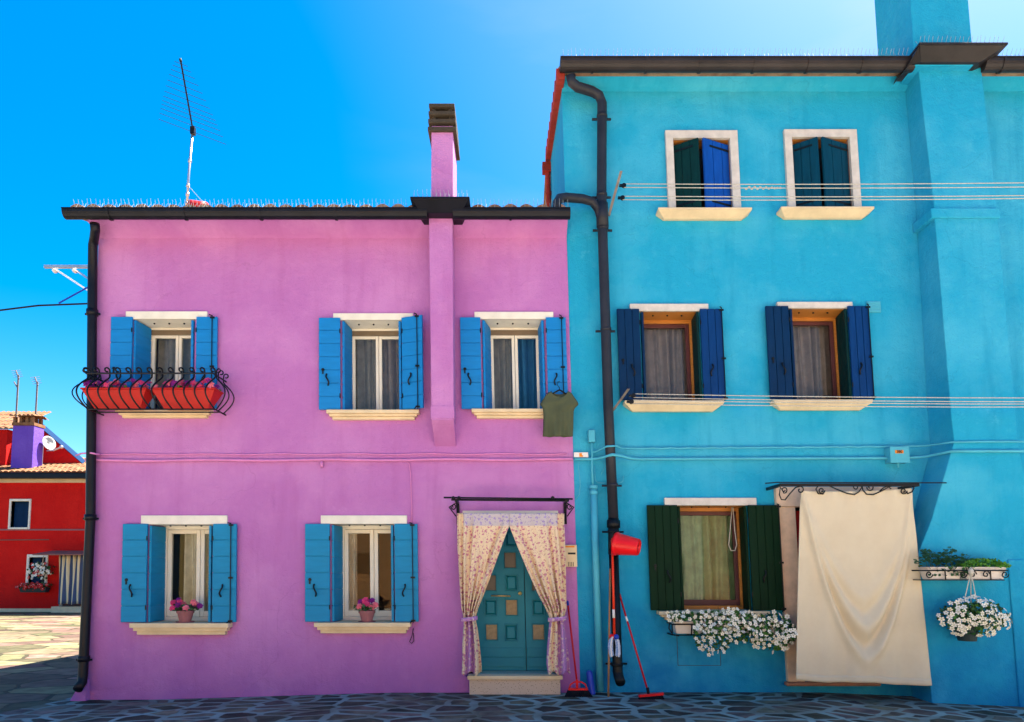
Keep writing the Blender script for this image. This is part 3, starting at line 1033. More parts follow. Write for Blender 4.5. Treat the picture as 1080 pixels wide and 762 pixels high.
# ---- chimney on the pink house
def frustum(mb, ring_bot, ring_top, mi=0):
    mb.hexa(list(ring_bot) + list(ring_top), mi)


cd = 0.34
ch = MB()
zb1 = at(470, 443.5, cd)[1]
zb2 = at(470, 471)[1]
ztp = bt - .04
cu = lambda px, py, d=cd: at(px, py, d)[0]
l0, r0 = cu(455, 443), cu(478.5, 443)
l1, r1 = cu(452.5, 240), cu(477.5, 240)
ch.hexa([(l0, -cd, zb1), (r0, -cd, zb1), (r0, .0, zb1), (l0, .0, zb1), (l1, -cd, ztp), (r1, -cd, ztp), (r1, .0, ztp), (l1, .0, ztp)])
ch.add([(l0, -cd, zb1 - .0), (r0, -cd, zb1), (r0 - .0, .0, zb2), (l0 + .0, .0, zb2), (l0, 0, zb1), (r0, 0, zb1)], [(0, 3, 2, 1), (0, 4, 3), (1, 2, 5)])
ch.box(l0 - .008, r0 + .008, -cd - .008, 0.0, zb1 + .02, zb1 + .19)
zc1 = at(466, 133, cd)[1]
l2, r2 = cu(454.5, 207), cu(477.5, 207)
l3, r3 = cu(455, 135), cu(477.8, 135)
ch.hexa([(l2, -cd, bt - .03), (r2, -cd, bt - .03), (r2, .25, bt - .03), (l2, .25, bt - .03), (l3, -cd, zc1), (r3, -cd, zc1), (r3, .25, zc1), (l3, .25, zc1)])
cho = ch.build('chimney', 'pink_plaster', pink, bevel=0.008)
cp = MB()
zz = [at(466, y, cd + .05)[1] for y in (137.5, 131.5, 124.5, 117, 109)]
for k in range(4):
    h = 0.055 if k < 3 else 0.05
    e = 0.045 - .006 * k
    z_ = zz[0] + (zz[4] - zz[0]) * k / 3.3
    cp.box(l3 - e, r3 + e, -cd - e, .25 + e, z_, z_ + h)
    if k < 3:
        for (a_, b_) in ((l3 + .01, -cd + .01), (r3 - .06, -cd + .01), (l3 + .01, .19), (r3 - .06, .19)):
            cp.box(a_, a_ + .05, b_, b_ + .05, z_ + h + .001, z_ + (zz[4] - zz[0]) / 3.3 - .001)
cp.box(l3 + .06, r3 - .06, -cd + .06, .18, zz[0] + .06, zz[4] - .02, 1)
cp.build('chimney_cap', ['cap_concrete', 'black_ink'], cho, bevel=0.008)

# ---- rain pipe at the left corner
dp = MB()
pd = 0.09
path = [P3(100, 236, .36), P3(100.5, 243, .30), P3(99.5, 251, .16), P3(98, 259, pd), P3(97.5, 300, pd), P3(95.5, 547, pd), P3(87.5, 712, pd), P3(86.5, 720, pd + .02), P3(82, 727, pd + .12)]
dp.tube(path, 0.058, 12)
for q in ((97.3, 330), (95.4, 546), (88.5, 695)):
    a_ = P3(q[0], q[1] - 3, pd)
    b_ = P3(q[0], q[1] + 3, pd)
    dp.tube([a_, b_], 0.072, 12)
    dp.box(a_.x - .1, a_.x + .1, -pd + .0, -pd + .02, b_.z + .01, b_.z + .035)
dp.build('downpipe', 'gutter_metal', pink, smooth=True)

# ---- door of the pink house
door_y = 0.27
dm = MB()
a_, b_ = at(505, 620, -door_y)[0] - .12, at(577, 620, -door_y)[0] + .09
dtop = dz1 - 0.03
db0 = at(540, 713, .16)[1] + .004
sp = at(553.3, 620, -door_y)[0]
solid_p = [(517.5, 641), (539.5, 615), (568, 641), (539, 667.5), (517.5, 585), (568, 585), (539.5, 568)]
glass_p = [(538, 591), (539.5, 641), (518.5, 667), (568, 667), (517, 615), (567, 615)]


def prect(x, y):
    return rect(x - 6.2, x + 6.2, y - 8.2, y + 8.2, -door_y)


for (ua_, ub_, pick) in ((a_, sp - .005, lambda x: x < 553), (sp + .005, b_, lambda x: x > 553)):
    hs_ = [(*prect(x, y), prect(x, y)[0] + .004, prect(x, y)[1] - .004, .026) for (x, y) in solid_p + glass_p if pick(x)]
    facade(dm, ua_, ub_, db0, dtop, hs_, y=door_y)
    dm.m = [0] * len(dm.m)
    dm.box(ua_, ub_, door_y + .027, door_y + .05, db0, dtop)
    for u in (ua_, ub_):
        dm.add([(u, door_y, db0), (u, door_y + .03, db0), (u, door_y + .03, dtop), (u, door_y, dtop)], [(0, 1, 2, 3)])
for (x, y) in solid_p:
    u0, u1, z0, z1 = prect(x, y)
    g_ = .03
    y1_, y0_ = door_y + .026, door_y + .004
    dm.hexa([(u0 + g_, y0_, z0 + g_), (u1 - g_, y0_, z0 + g_), (u1 - .012, y1_, z0 + .012), (u0 + .012, y1_, z0 + .012), (u0 + g_, y0_, z1 - g_), (u1 - g_, y0_, z1 - g_), (u1 - .012, y1_, z1 - .012), (u0 + .012, y1_, z1 - .012)])
for (x, y) in solid_p + glass_p:
    u0, u1, z0, z1 = prect(x, y)
    t = .014
    for bx in ((u0 - t, u0, z0 - t, z1 + t), (u1, u1 + t, z0 - t, z1 + t), (u0, u1, z1, z1 + t), (u0, u1, z0 - t, z0)):
        dm.box(bx[0], bx[1], door_y - .012, door_y - .0005, bx[2], bx[3])
for py in (683.5, 694):
    z_ = at(540, py, -door_y)[1]
    dm.box(a_ + .02, sp - .02, door_y - .012, door_y - .0005, z_ - .115, z_)
    dm.box(sp + .02, b_ - .02, door_y - .012, door_y - .0005, z_ - .115, z_)
door = dm.build('door', 'door_paint', pink, bevel=0.003)
for (x, y) in glass_p:
    u0, u1, z0, z1 = prect(x, y)
    q = MB()
    q.box(u0 + .006, u1 - .006, door_y + .016, door_y + .0265, z0 + .006, z1 - .006)
    q.build('door_pane', 'opaque_glass' if y > 630 else 'roller_wood', door)
hm = MB()
p = P3(518, 628.5, -door_y + .05)
q = P3(538.5, 629, -door_y + .05)
hm.tube([p, q], 0.009, 8)
for s_ in (.2, .8):
    m_ = p.lerp(q, s_)
    hm.tube([m_, m_ + Vector((0, .05, 0))], .008, 6)
hm.build('pull_bar', 'brass', door, smooth=True)
hm = MB()
p = P3(548.5, 626, -door_y + .015)
hm.lathe(p, [(0.0001, .012), (0.012, .014), (.022, .010), (.026, 0), (.024, -.012)], 14, axis=(0, -1, 0))
hm.box(p.x - .004, p.x + .004, p.y - .016, p.y - .01, p.z - .012, p.z + .010, 1)
hm.build('lock', ['brass', 'black_ink'], door, smooth=False)
fm = MB()
fm.box(a_ - .08, a_ - .002, door_y - .04, door_y + .06, db0, dtop)
fm.box(b_ + .002, b_ + .08, door_y - .04, door_y + .06, db0, dtop)
fm.box(a_ - .08, b_ + .08, door_y - .04, door_y + .06, dtop + .002, dz1)
fm.build('door_frame', 'white_stone', pink, bevel=.004)
u0, u1, z0, z1 = rect(488, 588.5, 539, 543.5)
lm = MB()
lm.box(u0, u1, -.03, .04, z0, z1)
lm.build('door_lintel', 'white_stone', pink, bevel=.004)
sm = MB()
u0, u1 = at(493, 716, .16)[0], at(593.5, 716, .16)[0]
zs = at(540, 713, .16)[1]
sm.box(u0, u1, -.16, -.001, zs - .05, zs, 0)
sm.box(u0 + .09, u1 - .09, .0, door_y - .002, zs - .05, zs + .002, 2)
sm.box(u0 + .02, u1 - .03, -.13, -.001, gz, zs - .051, 1)
sm.build('doorstep', ['sill_stone', 'terrazzo', 'step_marble'], pink, bevel=.006)

# ================================================================== BLUE HOUSE
BY = 0.022
bL = at(596, 200)[0]
bR = at(1180, 400)[0]
BTOP = at(700, 84)[1]
blue = empty('blue_house', 4.0, 2.0, 0.0, 'tall turquoise blue plastered house with navy and green shutters and a broad chimney', 'house')
BW = [
    dict(lin=(664, 746.5, 321.5, 329), sill=(659, 764, 422.5, 434), ym=375, fl=677, fr=738.5, bl=671, br=731.5, rin=731, LO=(652, 676), RO=(740, 763.5), sh=(326, 422), dl=(.05, .05), single=True),
    dict(lin=(819, 898, 319.5, 326), sill=(816.5, 921, 421.5, 432.5), ym=372, fl=834, fr=895, bl=824, br=884, rin=883, LO=(809.5, 834), RO=(896.5, 918.5), sh=(323, 421), single=True),
    dict(lin=(700.5, 797, 525.5, 533.5), sill=(695, 812, 645, 654), ym=588, fl=716, fr=789.5, bl=706, br=782, rin=781.5, LO=(684, 716.5), RO=(791, 824.5), sh=(533, 644), single=True),
]
for i, W in enumerate(BW):
    W.update(linm='grey_stone', sillm='sill_stone', steps=2 if i < 2 else 3, inset=0.12, proj=.13)
    W['paint2'] = 'royal_paint' if i < 2 else 'green_paint'
    W['paint3'] = 'darkgreen_paint' if i < 2 else 'green_paint'
    W['rodf'] = .96
    window_unit(blue, W, 'navy_paint' if i < 2 else 'green_paint', 'varnished_wood', 'brown_wood', 3 if i < 2 else 4, False,
                curt='brown_lace' if i < 2 else 'green_lace', soffit='varnished_wood')


def attic_window(fx0, fx1, fy0, fy1, hx0, hx1, hy0, sill, lf, rf_, litmat):
    """stone surround, two plank shutters standing ajar towards the street"""
    u0, u1, z0, z1 = rect(fx0, fx1, fy0, fy1)
    a, b = at(hx0, 185)[0], at(hx1, 185)[0]
    zt = at(740, hy0)[1]
    s0, s1, q0, q1 = rect(*sill, .15)
    q0 = at(540, sill[3], .04)[1]
    zb = q1
    mb = MB()
    mb.box(u0, a, -.03, .03, zb, z1)
    mb.box(b, u1, -.03, .03, zb, z1)
    mb.box(a + .0005, b - .0005, -.03, .03, zt, z1)
    # warm lining of the reveal
    mb.add([(b - .002, .025, zb), (b - .002, .22, zb), (b - .002, .22, zt), (b - .002, .025, zt)], [(0, 1, 2, 3)], 1)
    mb.add([(a + .002, .025, zb), (a + .002, .025, zt), (a + .002, .22, zt), (a + .002, .22, zb)], [(0, 1, 2, 3)], 1)
    mb.add([(a, .025, zt - .002), (b, .025, zt - .002), (b, .22, zt - .002), (a, .22, zt - .002)], [(0, 1, 2, 3)], 2)
    fr = mb.build('window', ['grey_stone', 'brown_stone', 'varnished_wood'], blue)
    sill_mesh(s0, s1, q0, q1, .15, .10, 2).build('sill', 'sill_stone', fr, bevel=.005)
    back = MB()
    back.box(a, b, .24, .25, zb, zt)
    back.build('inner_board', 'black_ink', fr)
    for k, (hx, fx, m_) in enumerate(lf_rf(lf, rf_, litmat)):
        H = (at(hx, 185, -.08)[0], .08)
        F = (at(fx, 185, .11)[0], -.11)
        if k == 0:
            A, B = H, F
        else:
            A, B = F, H
        sh = leaf_mesh(A, B, q1 + .006, zt - .055, 3, False).build('shutter', m_, blue, bevel=.003)
        for f_ in (.12, .86):
            hw = MB()
            zz_ = q1 + (zt - q1) * f_
            hw.obox(A, B, .08 if k == 0 else .22, .78 if k == 0 else .92, zz_ - .014, zz_ + .014, .0165, .022)
            hw.build('strap_hinge', 'iron', sh)
    return (a, b, zb, zt, a, b, .22)


def lf_rf(l, r, m):
    return ((l[0], l[1], m[0]), (r[0], r[1], m[1]))


ah = [attic_window(703, 779, 139, 219, 711, 771, 147, (694.5, 793.5, 219, 231), (711, 738.5), (771, 742.5), ('darkgreen_paint', 'ultramarine_paint')),
      attic_window(828.5, 905, 138, 218, 836.5, 897.5, 146, (824, 922.5, 218, 230), (837, 865), (897, 868.5), ('petrol_paint', 'petrol_paint'))]
# doorway
qu0, qu1, qz0, qz1 = rect(842, 950, 534, 720)
w = MB()
facade(w, bL, bR, gz - .1, BTOP, [(h[0], h[1], h[2], h[3], h[4], h[5], h[6] - BY) for h in [W['hole'] for W in BW] + ah] + [(qu0, qu1, qz0, qz1, qu0, qu1, .25)], y=BY)
sd = 2.6
rise = 0.58
bz = 9.0
w.add([(bL, BY, gz), (bL, BY, BTOP), (bL, sd, BTOP + rise), (bL, sd * 2, BTOP), (bL, sd * 2, gz)], [(0, 1, 2, 3, 4)])
w.add([(bR, BY, gz), (bR, sd * 2, gz), (bR, sd * 2, BTOP), (bR, sd, BTOP + rise), (bR, BY, BTOP)], [(0, 1, 2, 3, 4)])
w.add([(bL, sd * 2, gz), (bL, sd * 2, BTOP), (bR, sd * 2, BTOP), (bR, sd * 2, gz)], [(0, 1, 2, 3)])
ez = at(700, 92, .03)[1]
w.hexa([(bL, -.03, ez), (bR, -.03, ez), (bR, BY - .001, ez - .03), (bL, BY - .001, ez - .03), (bL, -.20, BTOP + .02), (bR, -.20, BTOP + .02), (bR, BY - .001, BTOP + .02), (bL, BY - .001, BTOP + .02)])
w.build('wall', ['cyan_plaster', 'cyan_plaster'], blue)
w = MB()
w.box(bL + .05, bR - .05, 1.5, 1.55, 0.03, BTOP - .2)
w.box(bL + .05, bR - .05, .45, 1.5, 2.95, 3.1)
w.box(bL + .05, bR - .05, .45, 1.5, 5.6, 5.75)
w.build('room_wall', 'room', blue)
# roof
rzb = at(760, 67, .32)[1]
rf = MB()
slb = rise / (sd + .1)
tiled(rf, bL - .07, bR, -.30, sd, lambda y: rzb - .06 + (y + .3) * slb)
rf.add([(bL - .07, -.28, rzb - .07), (bR, -.28, rzb - .07), (bR, sd, rzb - .07 + (sd + .3) * slb), (bL - .07, sd, rzb - .07 + (sd + .3) * slb)], [(0, 1, 2, 3)])
rf.add([(bL - .07, sd, rzb + (sd + .3) * slb), (bR, sd, rzb + (sd + .3) * slb), (bR, sd * 2 + .3, rzb - .05), (bL - .07, sd * 2 + .3, rzb - .05)], [(0, 1, 2, 3)])
rfo = rf.build('roof', 'terracotta_tile', blue)
# verge tiles down the left gable and the red pipe at the back corner
vg = MB()
n = 9
for k in range(n):
    a_, b_ = -.28 + (sd + .28) * k / n, -.28 + (sd + .28) * (k + 1) / n + .03
    za, zb_ = rzb - .13 + (a_ + .3) * slb, rzb - .13 + (b_ + .3) * slb
    vg.hexa([(bL - .09, a_, za - .06), (bL + .02, a_, za - .06), (bL + .02, b_, zb_ - .06), (bL - .09, b_, zb_ - .06),
             (bL - .10, a_, za + .09), (bL + .02, a_, za + .09), (bL + .02, b_, zb_ + .07), (bL - .085, b_, zb_ + .07)])
vg.build('verge_tile', 'verge_red', rfo, bevel=.01)
pm_ = MB()
zt_ = rzb + (sd) * slb - .25
pm_.tube([(bL - .05, sd - .02, EAVE + .5), (bL - .05, sd - .02, zt_)], .045, 10)
pm_.box(bL - .15, bL + .0, sd - .1, sd + .05, zt_ - .10, zt_ + .06)
for z_ in (zt_ - .5, zt_ - 1.2):
    pm_.tube([(bL - .05, sd - .02, z_), (bL - .05, sd - .02, z_ + .05)], .055, 10)
pm_.build('downpipe', 'verge_red', blue, smooth=False)

# chimney breast
prof = [  # py, left edge px, right edge px, d, left junction extra
    (735, 983, 1112, .40), (600, 969, 1100, .40), (589, 966.5, 1099, .40), (550, 982, 1090, .41), (466, 1006.5, 1073.5, .46), (440, 1003.5, 1071.5, .46), (229, 986, 1053, .37), (215, 985, 1051.5, .36), (70, 968.5, 1035, .30)]
cb = MB()
rings = []
for (py, a, b, d) in prof:
    z_ = at(1000, py, d)[1] if py < 735 else gz - .05
    ua, ub = at(a, py, d)[0], at(b, py, d)[0]
    rings.append([(ua, BY - .002, z_), (ua, -d, z_), (ub, -d, z_), (ub, BY - .002, z_)])
for i in range(len(rings) - 1):
    vs_ = rings[i] + rings[i + 1]
    cb.add(vs_, [(0, 1, 5, 4), (1, 2, 6, 5), (2, 3, 7, 6)])
cb.add(rings[-1], [(0, 1, 2, 3)])
# string band round the breast
z0_, z1_ = at(1010, 229, .42)[1], at(1010, 218.5, .42)[1]
ua, ub = at(985, 222, .40)[0], at(1052, 222, .40)[0]
cb.box(ua - .035, ub + .035, -.40, BY - .003, z0_, z1_)
z1_ = at(1070, 590.5, .42)[1]
cb.box(at(1064, 600, .42)[0], at(1150, 600, .42)[0], -.42, -.2, gz - .05, z1_)
# stack above the roof
sz0 = at(990, 44, .46)[1]
s_l0, s_r0 = at(966, 60, .45)[0], at(1027, 44, .45)[0]
s_l1, s_r1 = at(957, -70, .45)[0], at(1017, -70, .45)[0]
sz1 = at(990, -70, .45)[1]
cb.hexa([(s_l0, -.42, sz0 - .3), (s_r0, -.42, sz0 - .3), (s_r0, .42, sz0 - .3), (s_l0, .42, sz0 - .3), (s_l1, -.42, sz1), (s_r1, -.42, sz1), (s_r1, .42, sz1), (s_l1, .42, sz1)])
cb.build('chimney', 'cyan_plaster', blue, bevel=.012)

# gutter and its box round the breast
gd2 = .34
y_g = -gd2
u0, zt_g = at(590.5, 66.5, gd2)
u1 = at(962, 66.5, gd2)[0]
g = gutter([(u0, y_g, zt_g), (u1, y_g, zt_g)], .098)
gutter_joints(g, u0, u1, y_g, zt_g, .098, .72)
g.build('gutter', 'brown_gutter', blue, solid=.003)
u2 = at(1036, 66.5, gd2)[0]
g = gutter([(u2, y_g, zt_g), (bR, y_g, zt_g)], .098)
gutter_joints(g, u2, bR, y_g, zt_g, .098, .4)
g.build('gutter', 'brown_gutter', blue, solid=.003)
gx = MB()
ztb, zbb = at(1010, 45.5, .62)[1], at(1010, 66, .46)[1]
a0, a1 = at(970, 48, .62)[0], at(1062, 48, .62)[0]
b0, b1 = at(972, 68, .48)[0], at(1035, 68, .48)[0]
lft = at(956, 60, .40)[0]
gx.hexa([(b0, -.46, zbb), (b1, -.46, zbb), (b1, -.05, zbb), (b0, -.05, zbb), (a0, -.62, ztb - .03), (a1, -.62, ztb - .03), (a1, -.05, ztb - .03), (a0, -.05, ztb - .03)])
gx.box(a0 - .01, a1 + .01, -.635, -.05, ztb - .029, ztb)
gx.hexa([(b0 - .12, -.40, zbb + .0), (b0, -.46, zbb + .001), (b0, -.1, zbb), (b0 - .12, -.1, zbb), (lft - .03, -.42, ztb - .20), (a0, -.61, ztb - .031), (a0, -.1, ztb - .031), (lft - .03, -.1, ztb - .20)])
gx.build('gutter', 'brown_gutter', blue, bevel=.006)

# rain pipes
bp_ = MB()
d = .13
pp = [P3(602, 80, .30), P3(603, 87, .28), P3(609, 92, .24), P3(624, 96.5, .18), P3(632, 101, d), P3(635, 109, d), P3(634.5, 205, d), P3(636, 260, d), P3(641.5, 430, d), P3(647, 548, d)]
bp_.tube(pp, .066, 14)
bp_.tube([P3(587.5, 224, .40), P3(587.5, 214, .36), P3(590, 209.5, .33), P3(597, 208.5, .28), P3(615, 210, .20), P3(625, 213, .15), P3(631, 221, d), P3(635.5, 236, d)], .060, 12)
bp_.tube([P3(634.8, 215, d), P3(635.6, 240, d)], .082, 14)
for q in ((635, 123), (634.8, 206), (636, 241), (639, 348), (646, 512)):
    a_ = P3(q[0], q[1], d)
    bp_.tube([a_ - Vector((0, 0, .02)), a_ + Vector((0, 0, .02))], .073, 14)
    bp_.box(a_.x - .13, a_.x + .13, -.08, -.055, a_.z - .012, a_.z + .012)
bp_.build('downpipe', 'pipe_grey', blue, smooth=True)
bp_ = MB()
bp_.tube([P3(647, 547, d), P3(647.2, 585, d)], .072, 14)
bp_.tube([P3(647, 549, d), P3(647, 557, d)], .088, 14)
bp_.tube([P3(647.2, 585, d), P3(651.5, 708, d), P3(652.5, 714, d + .02), P3(654.5, 720, d + .12)], .064, 14)
for q in ((647.1, 561), (650.8, 701)):
    a_ = P3(q[0], q[1], d)
    bp_.tube([a_ - Vector((0, 0, .02)), a_ + Vector((0, 0, .02))], .076, 14)
    bp_.box(a_.x - .14, a_.x + .14, -.08, -.055, a_.z - .012, a_.z + .012)
bp_.build('downpipe', 'iron', blue, smooth=True)

# door of the blue house (behind the hanging cloth)
dm = MB()
dm.box(qu0 + .09, qu1 - .01, .16, .20, qz0, qz1 - .05)
for k in range(3):
    dm.box(qu0 + .16, qu1 - .1, .150, .1595, qz0 + .15 + k * .65, qz0 + .65 + k * .65)
dr_ = dm.build('door', 'red_door', blue, bevel=.006)
hm = MB()
p = P3(841, 575, -.12)
hm.ball((qu0 + .15, .12, p.z), .035, n=12, m=8)
hm.build('door_knob', 'zinc', dr_, smooth=True)
fm = MB()
u0, u1, z0, z1 = rect(825, 842, 535, 719)
fm.box(u0, u1 + .01, -.035, .16, z0 - .0, z1)
u2_, u3_ = at(950, 600)[0], at(962, 600)[0]
fm.box(u2_ - .01, u3_, -.035, .16, z0, z1)
z2_ = at(890, 514)[1]
fm.box(u0 - .03, u3_ + .03, -.05, .16, z1 + .002, z2_)
fm.build('door_frame', 'pink_stone', blue, bevel=.006)
sm = MB()
u0, u1 = at(829.5, 722, .10)[0], at(930, 722, .10)[0]
z1_ = at(880, 720, .10)[1]
sm.box(u0, u1, -.10, .0, z1_ - .05, z1_)
sm.build('doorstep', 'brown_stone', blue, bevel=.02)
# access hatch line below the window, hairline groove frame
hb = MB()
u0, u1, z0, z1 = rect(714, 759.5, 640, 702.5)
for bx in ((u0, u0 + .006, z0, z1), (u1 - .006, u1, z0, z1), (u0 + .0061, u1 - .0061, z0, z0 + .006)):
    hb.box(bx[0], bx[1], BY - .004, BY - .001, bx[2], bx[3])
hb.build('hatch_joint', 'cap_concrete', blue)

# wall vent
vm_ = MB()
u0, u1, z0, z1 = rect(914.5, 929, 318, 329.5)
vm_.box(u0, u1, .001, BY - .001, z0, z1)
for k in range(4):
    z_ = z0 + (z1 - z0) * (k + .25) / 4
    vm_.box(u0 + .01, u1 - .01, -.008, .0005, z_, z_ + .018)
vm_.build('air_vent', 'pipe_cyan', blue, bevel=.002)

# ================================================================== THINGS ON THE FACADES


def scroll(c, r, turns, start, sgn, plane='xz', n=18, r_end=.25):
    """spiral points about c in the facade plane"""
    pts = []
    for i in range(n + 1):
        s = i / n
        rr = r * (1 - (1 - r_end) * s)
        a = start + sgn * turns * 2 * pi * s
        pts.append((c[0] + rr * cos(a), c[1], c[2] + rr * sin(a)))
    return pts


def cable(name, pts, r, m, lab, n=6, cat='cable'):
    mb = MB()
    mb.tube(pts, r, n)
    return mb.build(name, m, None, smooth=True, label=lab, cat=cat)


# ---- iron flower cage under the upper left window
cage = empty('balcony_rack', at(158, 432)[0], 0, at(158, 434)[1], 'black scrolled wrought iron flower rack below the upper left window of the pink house', 'flower rack')
zb_ = at(158, 431.5, .36)[1]
ztop = at(158, 393.5, .42)[1]
cu0, cu1 = at(92, 412, .36)[0], at(226, 412, .36)[0]
mbr = MB()
for (z_, dd, e) in ((ztop, .40, .0), (zb_, .34, .0)):
    mbr.tube([(cu0 - e, .0, z_), (cu0 - e, -dd, z_), (cu1 + e, -dd, z_), (cu1 + e, .0, z_)], .011, 6)
mbr.tube([(cu0, -.17, zb_), (cu1, -.17, zb_)], .009, 6)
mbr.build('rail', 'iron', cage)


def bar_profile(z0, z1):
    """(outward, z) from bottom to top: belly out low, waist in high, curl at the end"""
    h = z1 - z0
    pts = []
    for i in range(17):
        s = i / 16
        o = .0 + .13 * sin(pi * min(1, s * 1.25)) ** 1.0 * (1 - s * .35) if s < .8 else 0
        o = .14 * sin(s * pi * 1.18) if s < .85 else .14 * sin(.85 * pi * 1.18)
        pts.append((o - .0, z0 + h * s))
    ox, oz = pts[-1]
    for i in range(1, 13):
        a = pi + 0 - i / 12 * pi * 1.7
        r = .036 * (1 - .45 * i / 12)
        pts.append((ox + .036 + r * cos(a), oz + .02 + r * sin(a)))
    return pts


prof_b = bar_profile(zb_, ztop + .03)
nb = 12
for k in range(nb + 1):
    u = cu0 + (cu1 - cu0) * k / nb
    m_ = MB()
    # each bar twists a little so that its belly shows, as forged bars do
    m_.tube([(u - .45 * o, -.34 - o, z) for (o, z) in prof_b], .0105, 6)
    m_.build('bar', 'iron', cage, smooth=True)
for side, uu, sg in ((0, cu0, -1), (1, cu1, 1)):
    for yy in (-.08, -.24):
        m_ = MB()
        m_.tube([(uu + sg * o, yy, z) for (o, z) in prof_b], .0085, 6)
        m_.build('bar', 'iron', cage, smooth=True)
    m_ = MB()
    m_.tube([(uu + sg * o * 1.15, -.30 - o * .8, z) for (o, z) in prof_b], .0085, 6)
    m_.build('bar', 'iron', cage, smooth=True)


def flowers_on(mb, u0, u1, y0, y1, z, n, r0, r1, mats_idx, eye, up=.6, front=-.7, dz=.05):
    for k in range(n):
        c = (random.uniform(u0, u1), random.uniform(y0, y1), z + random.uniform(0, dz))
        mi = random.choice(mats_idx)
        rr = random.uniform(r0, r1)
        nn = Vector((random.gauss(0, .4), front + random.gauss(0, .3), up + random.gauss(0, .3)))
        mb.flower(c, rr, nn, 6, mi, mi)
        mb.flower(Vector(c) + nn.normalized() * rr * .22, rr * .62, nn, 5, mi, eye)


for k, (xa, xb) in enumerate(((86, 154), (160, 226.5))):
    lab = ('red plastic flower trough with pink flowers, left one in the balcony rack', 'red plastic flower trough with pink flowers, right one in the balcony rack')[k]
    ua, ub = at(xa, 418, .3)[0], at(xb, 418, .3)[0]
    zt_ = at(158, 411, .30)[1]
    zq = zb_ + .015
    r = empty('flower_trough', (ua + ub) / 2, -.2, zq, lab, 'flower trough', 'red flower troughs in the balcony rack')
    m_ = MB()
    m_.hexa([(ua + .12, -.22, zq + .02), (ub - .12, -.22, zq + .02), (ub - .12, -.12, zq + .02), (ua + .12, -.12, zq + .02), (ua, -.31, zt_), (ub, -.31, zt_), (ub, -.06, zt_), (ua, -.06, zt_)])
    m_.box(ua - .012, ub + .012, -.322, -.05, zt_ + .001, zt_ + .022)
    m_.build('trough', 'planter_red', r, bevel=.006)
    m_ = MB()
    for _ in range(90):
        m_.leaf((random.uniform(ua, ub), random.uniform(-.31, -.08), zt_ + random.uniform(.01, .05)), .05)
    m_.build('foliage', 'leaf', r)
    m_ = MB()
    flowers_on(m_, ua + .03, ub - .03, -.33, -.12, zt_ + .04, 46, .036, .055, (0, 1, 2), 1, dz=.09)
    m_.build('blossoms', ['petal_rose', 'petal_pink', 'petal_magenta'], r)

cable('pull_cord', [P3(772, 535, -.2), P3(770, 560, -.2), P3(768.5, 575, -.2), P3(771, 581, -.2), P3(775, 581, -.2), P3(777, 575, -.2), P3(775, 560, -.2), P3(773, 535, -.2)], .007, 'rope', 'looped white pull cord hanging in the green shuttered ground floor window', cat='cord')
# ---- clay pots on the two ground floor sills
for k, (pxl, lab) in enumerate(((195.5, 'clay pot of pink and magenta flowers on the lower left window sill'),
                                (387, 'clay pot of pink roses on the lower window sill nearest the floral door curtain'))):
    y_ = .02
    zs_ = at(pxl, 657.5)[1] + .002
    u, _ = at(pxl, 650, -y_)
    r = empty('flower_pot', u, y_, zs_, lab, 'flower pot', 'potted flowers on the pink house sills')
    m_ = MB()
    m_.lathe((u, y_, zs_), [(.0001, 0), (.105 if k == 0 else .10, 0), (.115, .022), (.10, .022), (.07, .012)], 24)
    m_.build('saucer', 'pot_clay', r, smooth=False)
    m_ = MB()
    m_.lathe((u, y_, zs_ + .012), [(.0001, 0), (.068, 0), (.098, .115), (.108, .116), (.110, .150), (.098, .150), (.092, .13), (.0001, .13)], 24)
    m_.build('pot', 'pot_clay', r, smooth=False)
    m_ = MB()
    for _ in range(70):
        a = random.random() * 6.28
        q = random.random() ** .5 * .16
        m_.leaf((u + q * cos(a), y_ + q * sin(a) * .7, zs_ + .16 + random.uniform(0, .08)), .055)
    m_.build('foliage', 'leaf_dark', r)
    m_ = MB()
    for j in range(13 if k == 0 else 10):
        a = random.random() * 6.28
        q = random.random() ** .6 * (.20 if k == 0 else .14)
        c = Vector((u + q * cos(a), y_ + q * sin(a) * .6 - .03, zs_ + .19 + random.uniform(0, .13) * (1 - q * 2)))
        mi = (0, 1, 2)[j % 3]
        for t in range(4):
            nn = Vector((cos(a) * .5, -.8, .5)) + Vector((random.gauss(0, .12), 0, random.gauss(0, .12)))
            m_.flower(c + nn.normalized() * .012 * t, .05 * (1 - .2 * t), nn, 6, mi, mi)
    m_.build('blossoms', ['petal_rose', 'petal_pink', 'petal_magenta'], r)

# ---- T-shirt on a hanger
tsd = .22
shirt = empty('hanging_shirt', at(590, 460, tsd)[0], -tsd, at(590, 461, tsd)[1], 'olive green short sleeved t-shirt hanging from a clothes hanger beside the right upper pink window', 'shirt')
outl_l = [(413.5, 580, 600.5), (415, 577.5, 603), (418, 575, 605), (421, 573, 607), (424, 571, 609), (427, 569.5, 610.3), (429.5, 571.5, 607.5), (431, 572.3, 606), (434, 572.8, 605), (440, 573.2, 604.7), (450, 573, 604.5), (460.8, 572.3, 604)]


def lerp_tab(t, tab):
    for i in range(len(tab) - 1):
        if tab[i][0] <= t <= tab[i + 1][0]:
            f = (t - tab[i][0]) / (tab[i + 1][0] - tab[i][0])
            return [tab[i][j] + (tab[i + 1][j] - tab[i][j]) * f for j in range(len(tab[0]))]
    return list(tab[-1] if t > tab[-1][0] else tab[0])


for layer in (0, 1):
    pass
m_ = MB()


def px_a(a, b):
    _, l_, r_ = lerp_tab(413.5 + 47.3 * b, outl_l)
    return l_ + (r_ - l_) * a


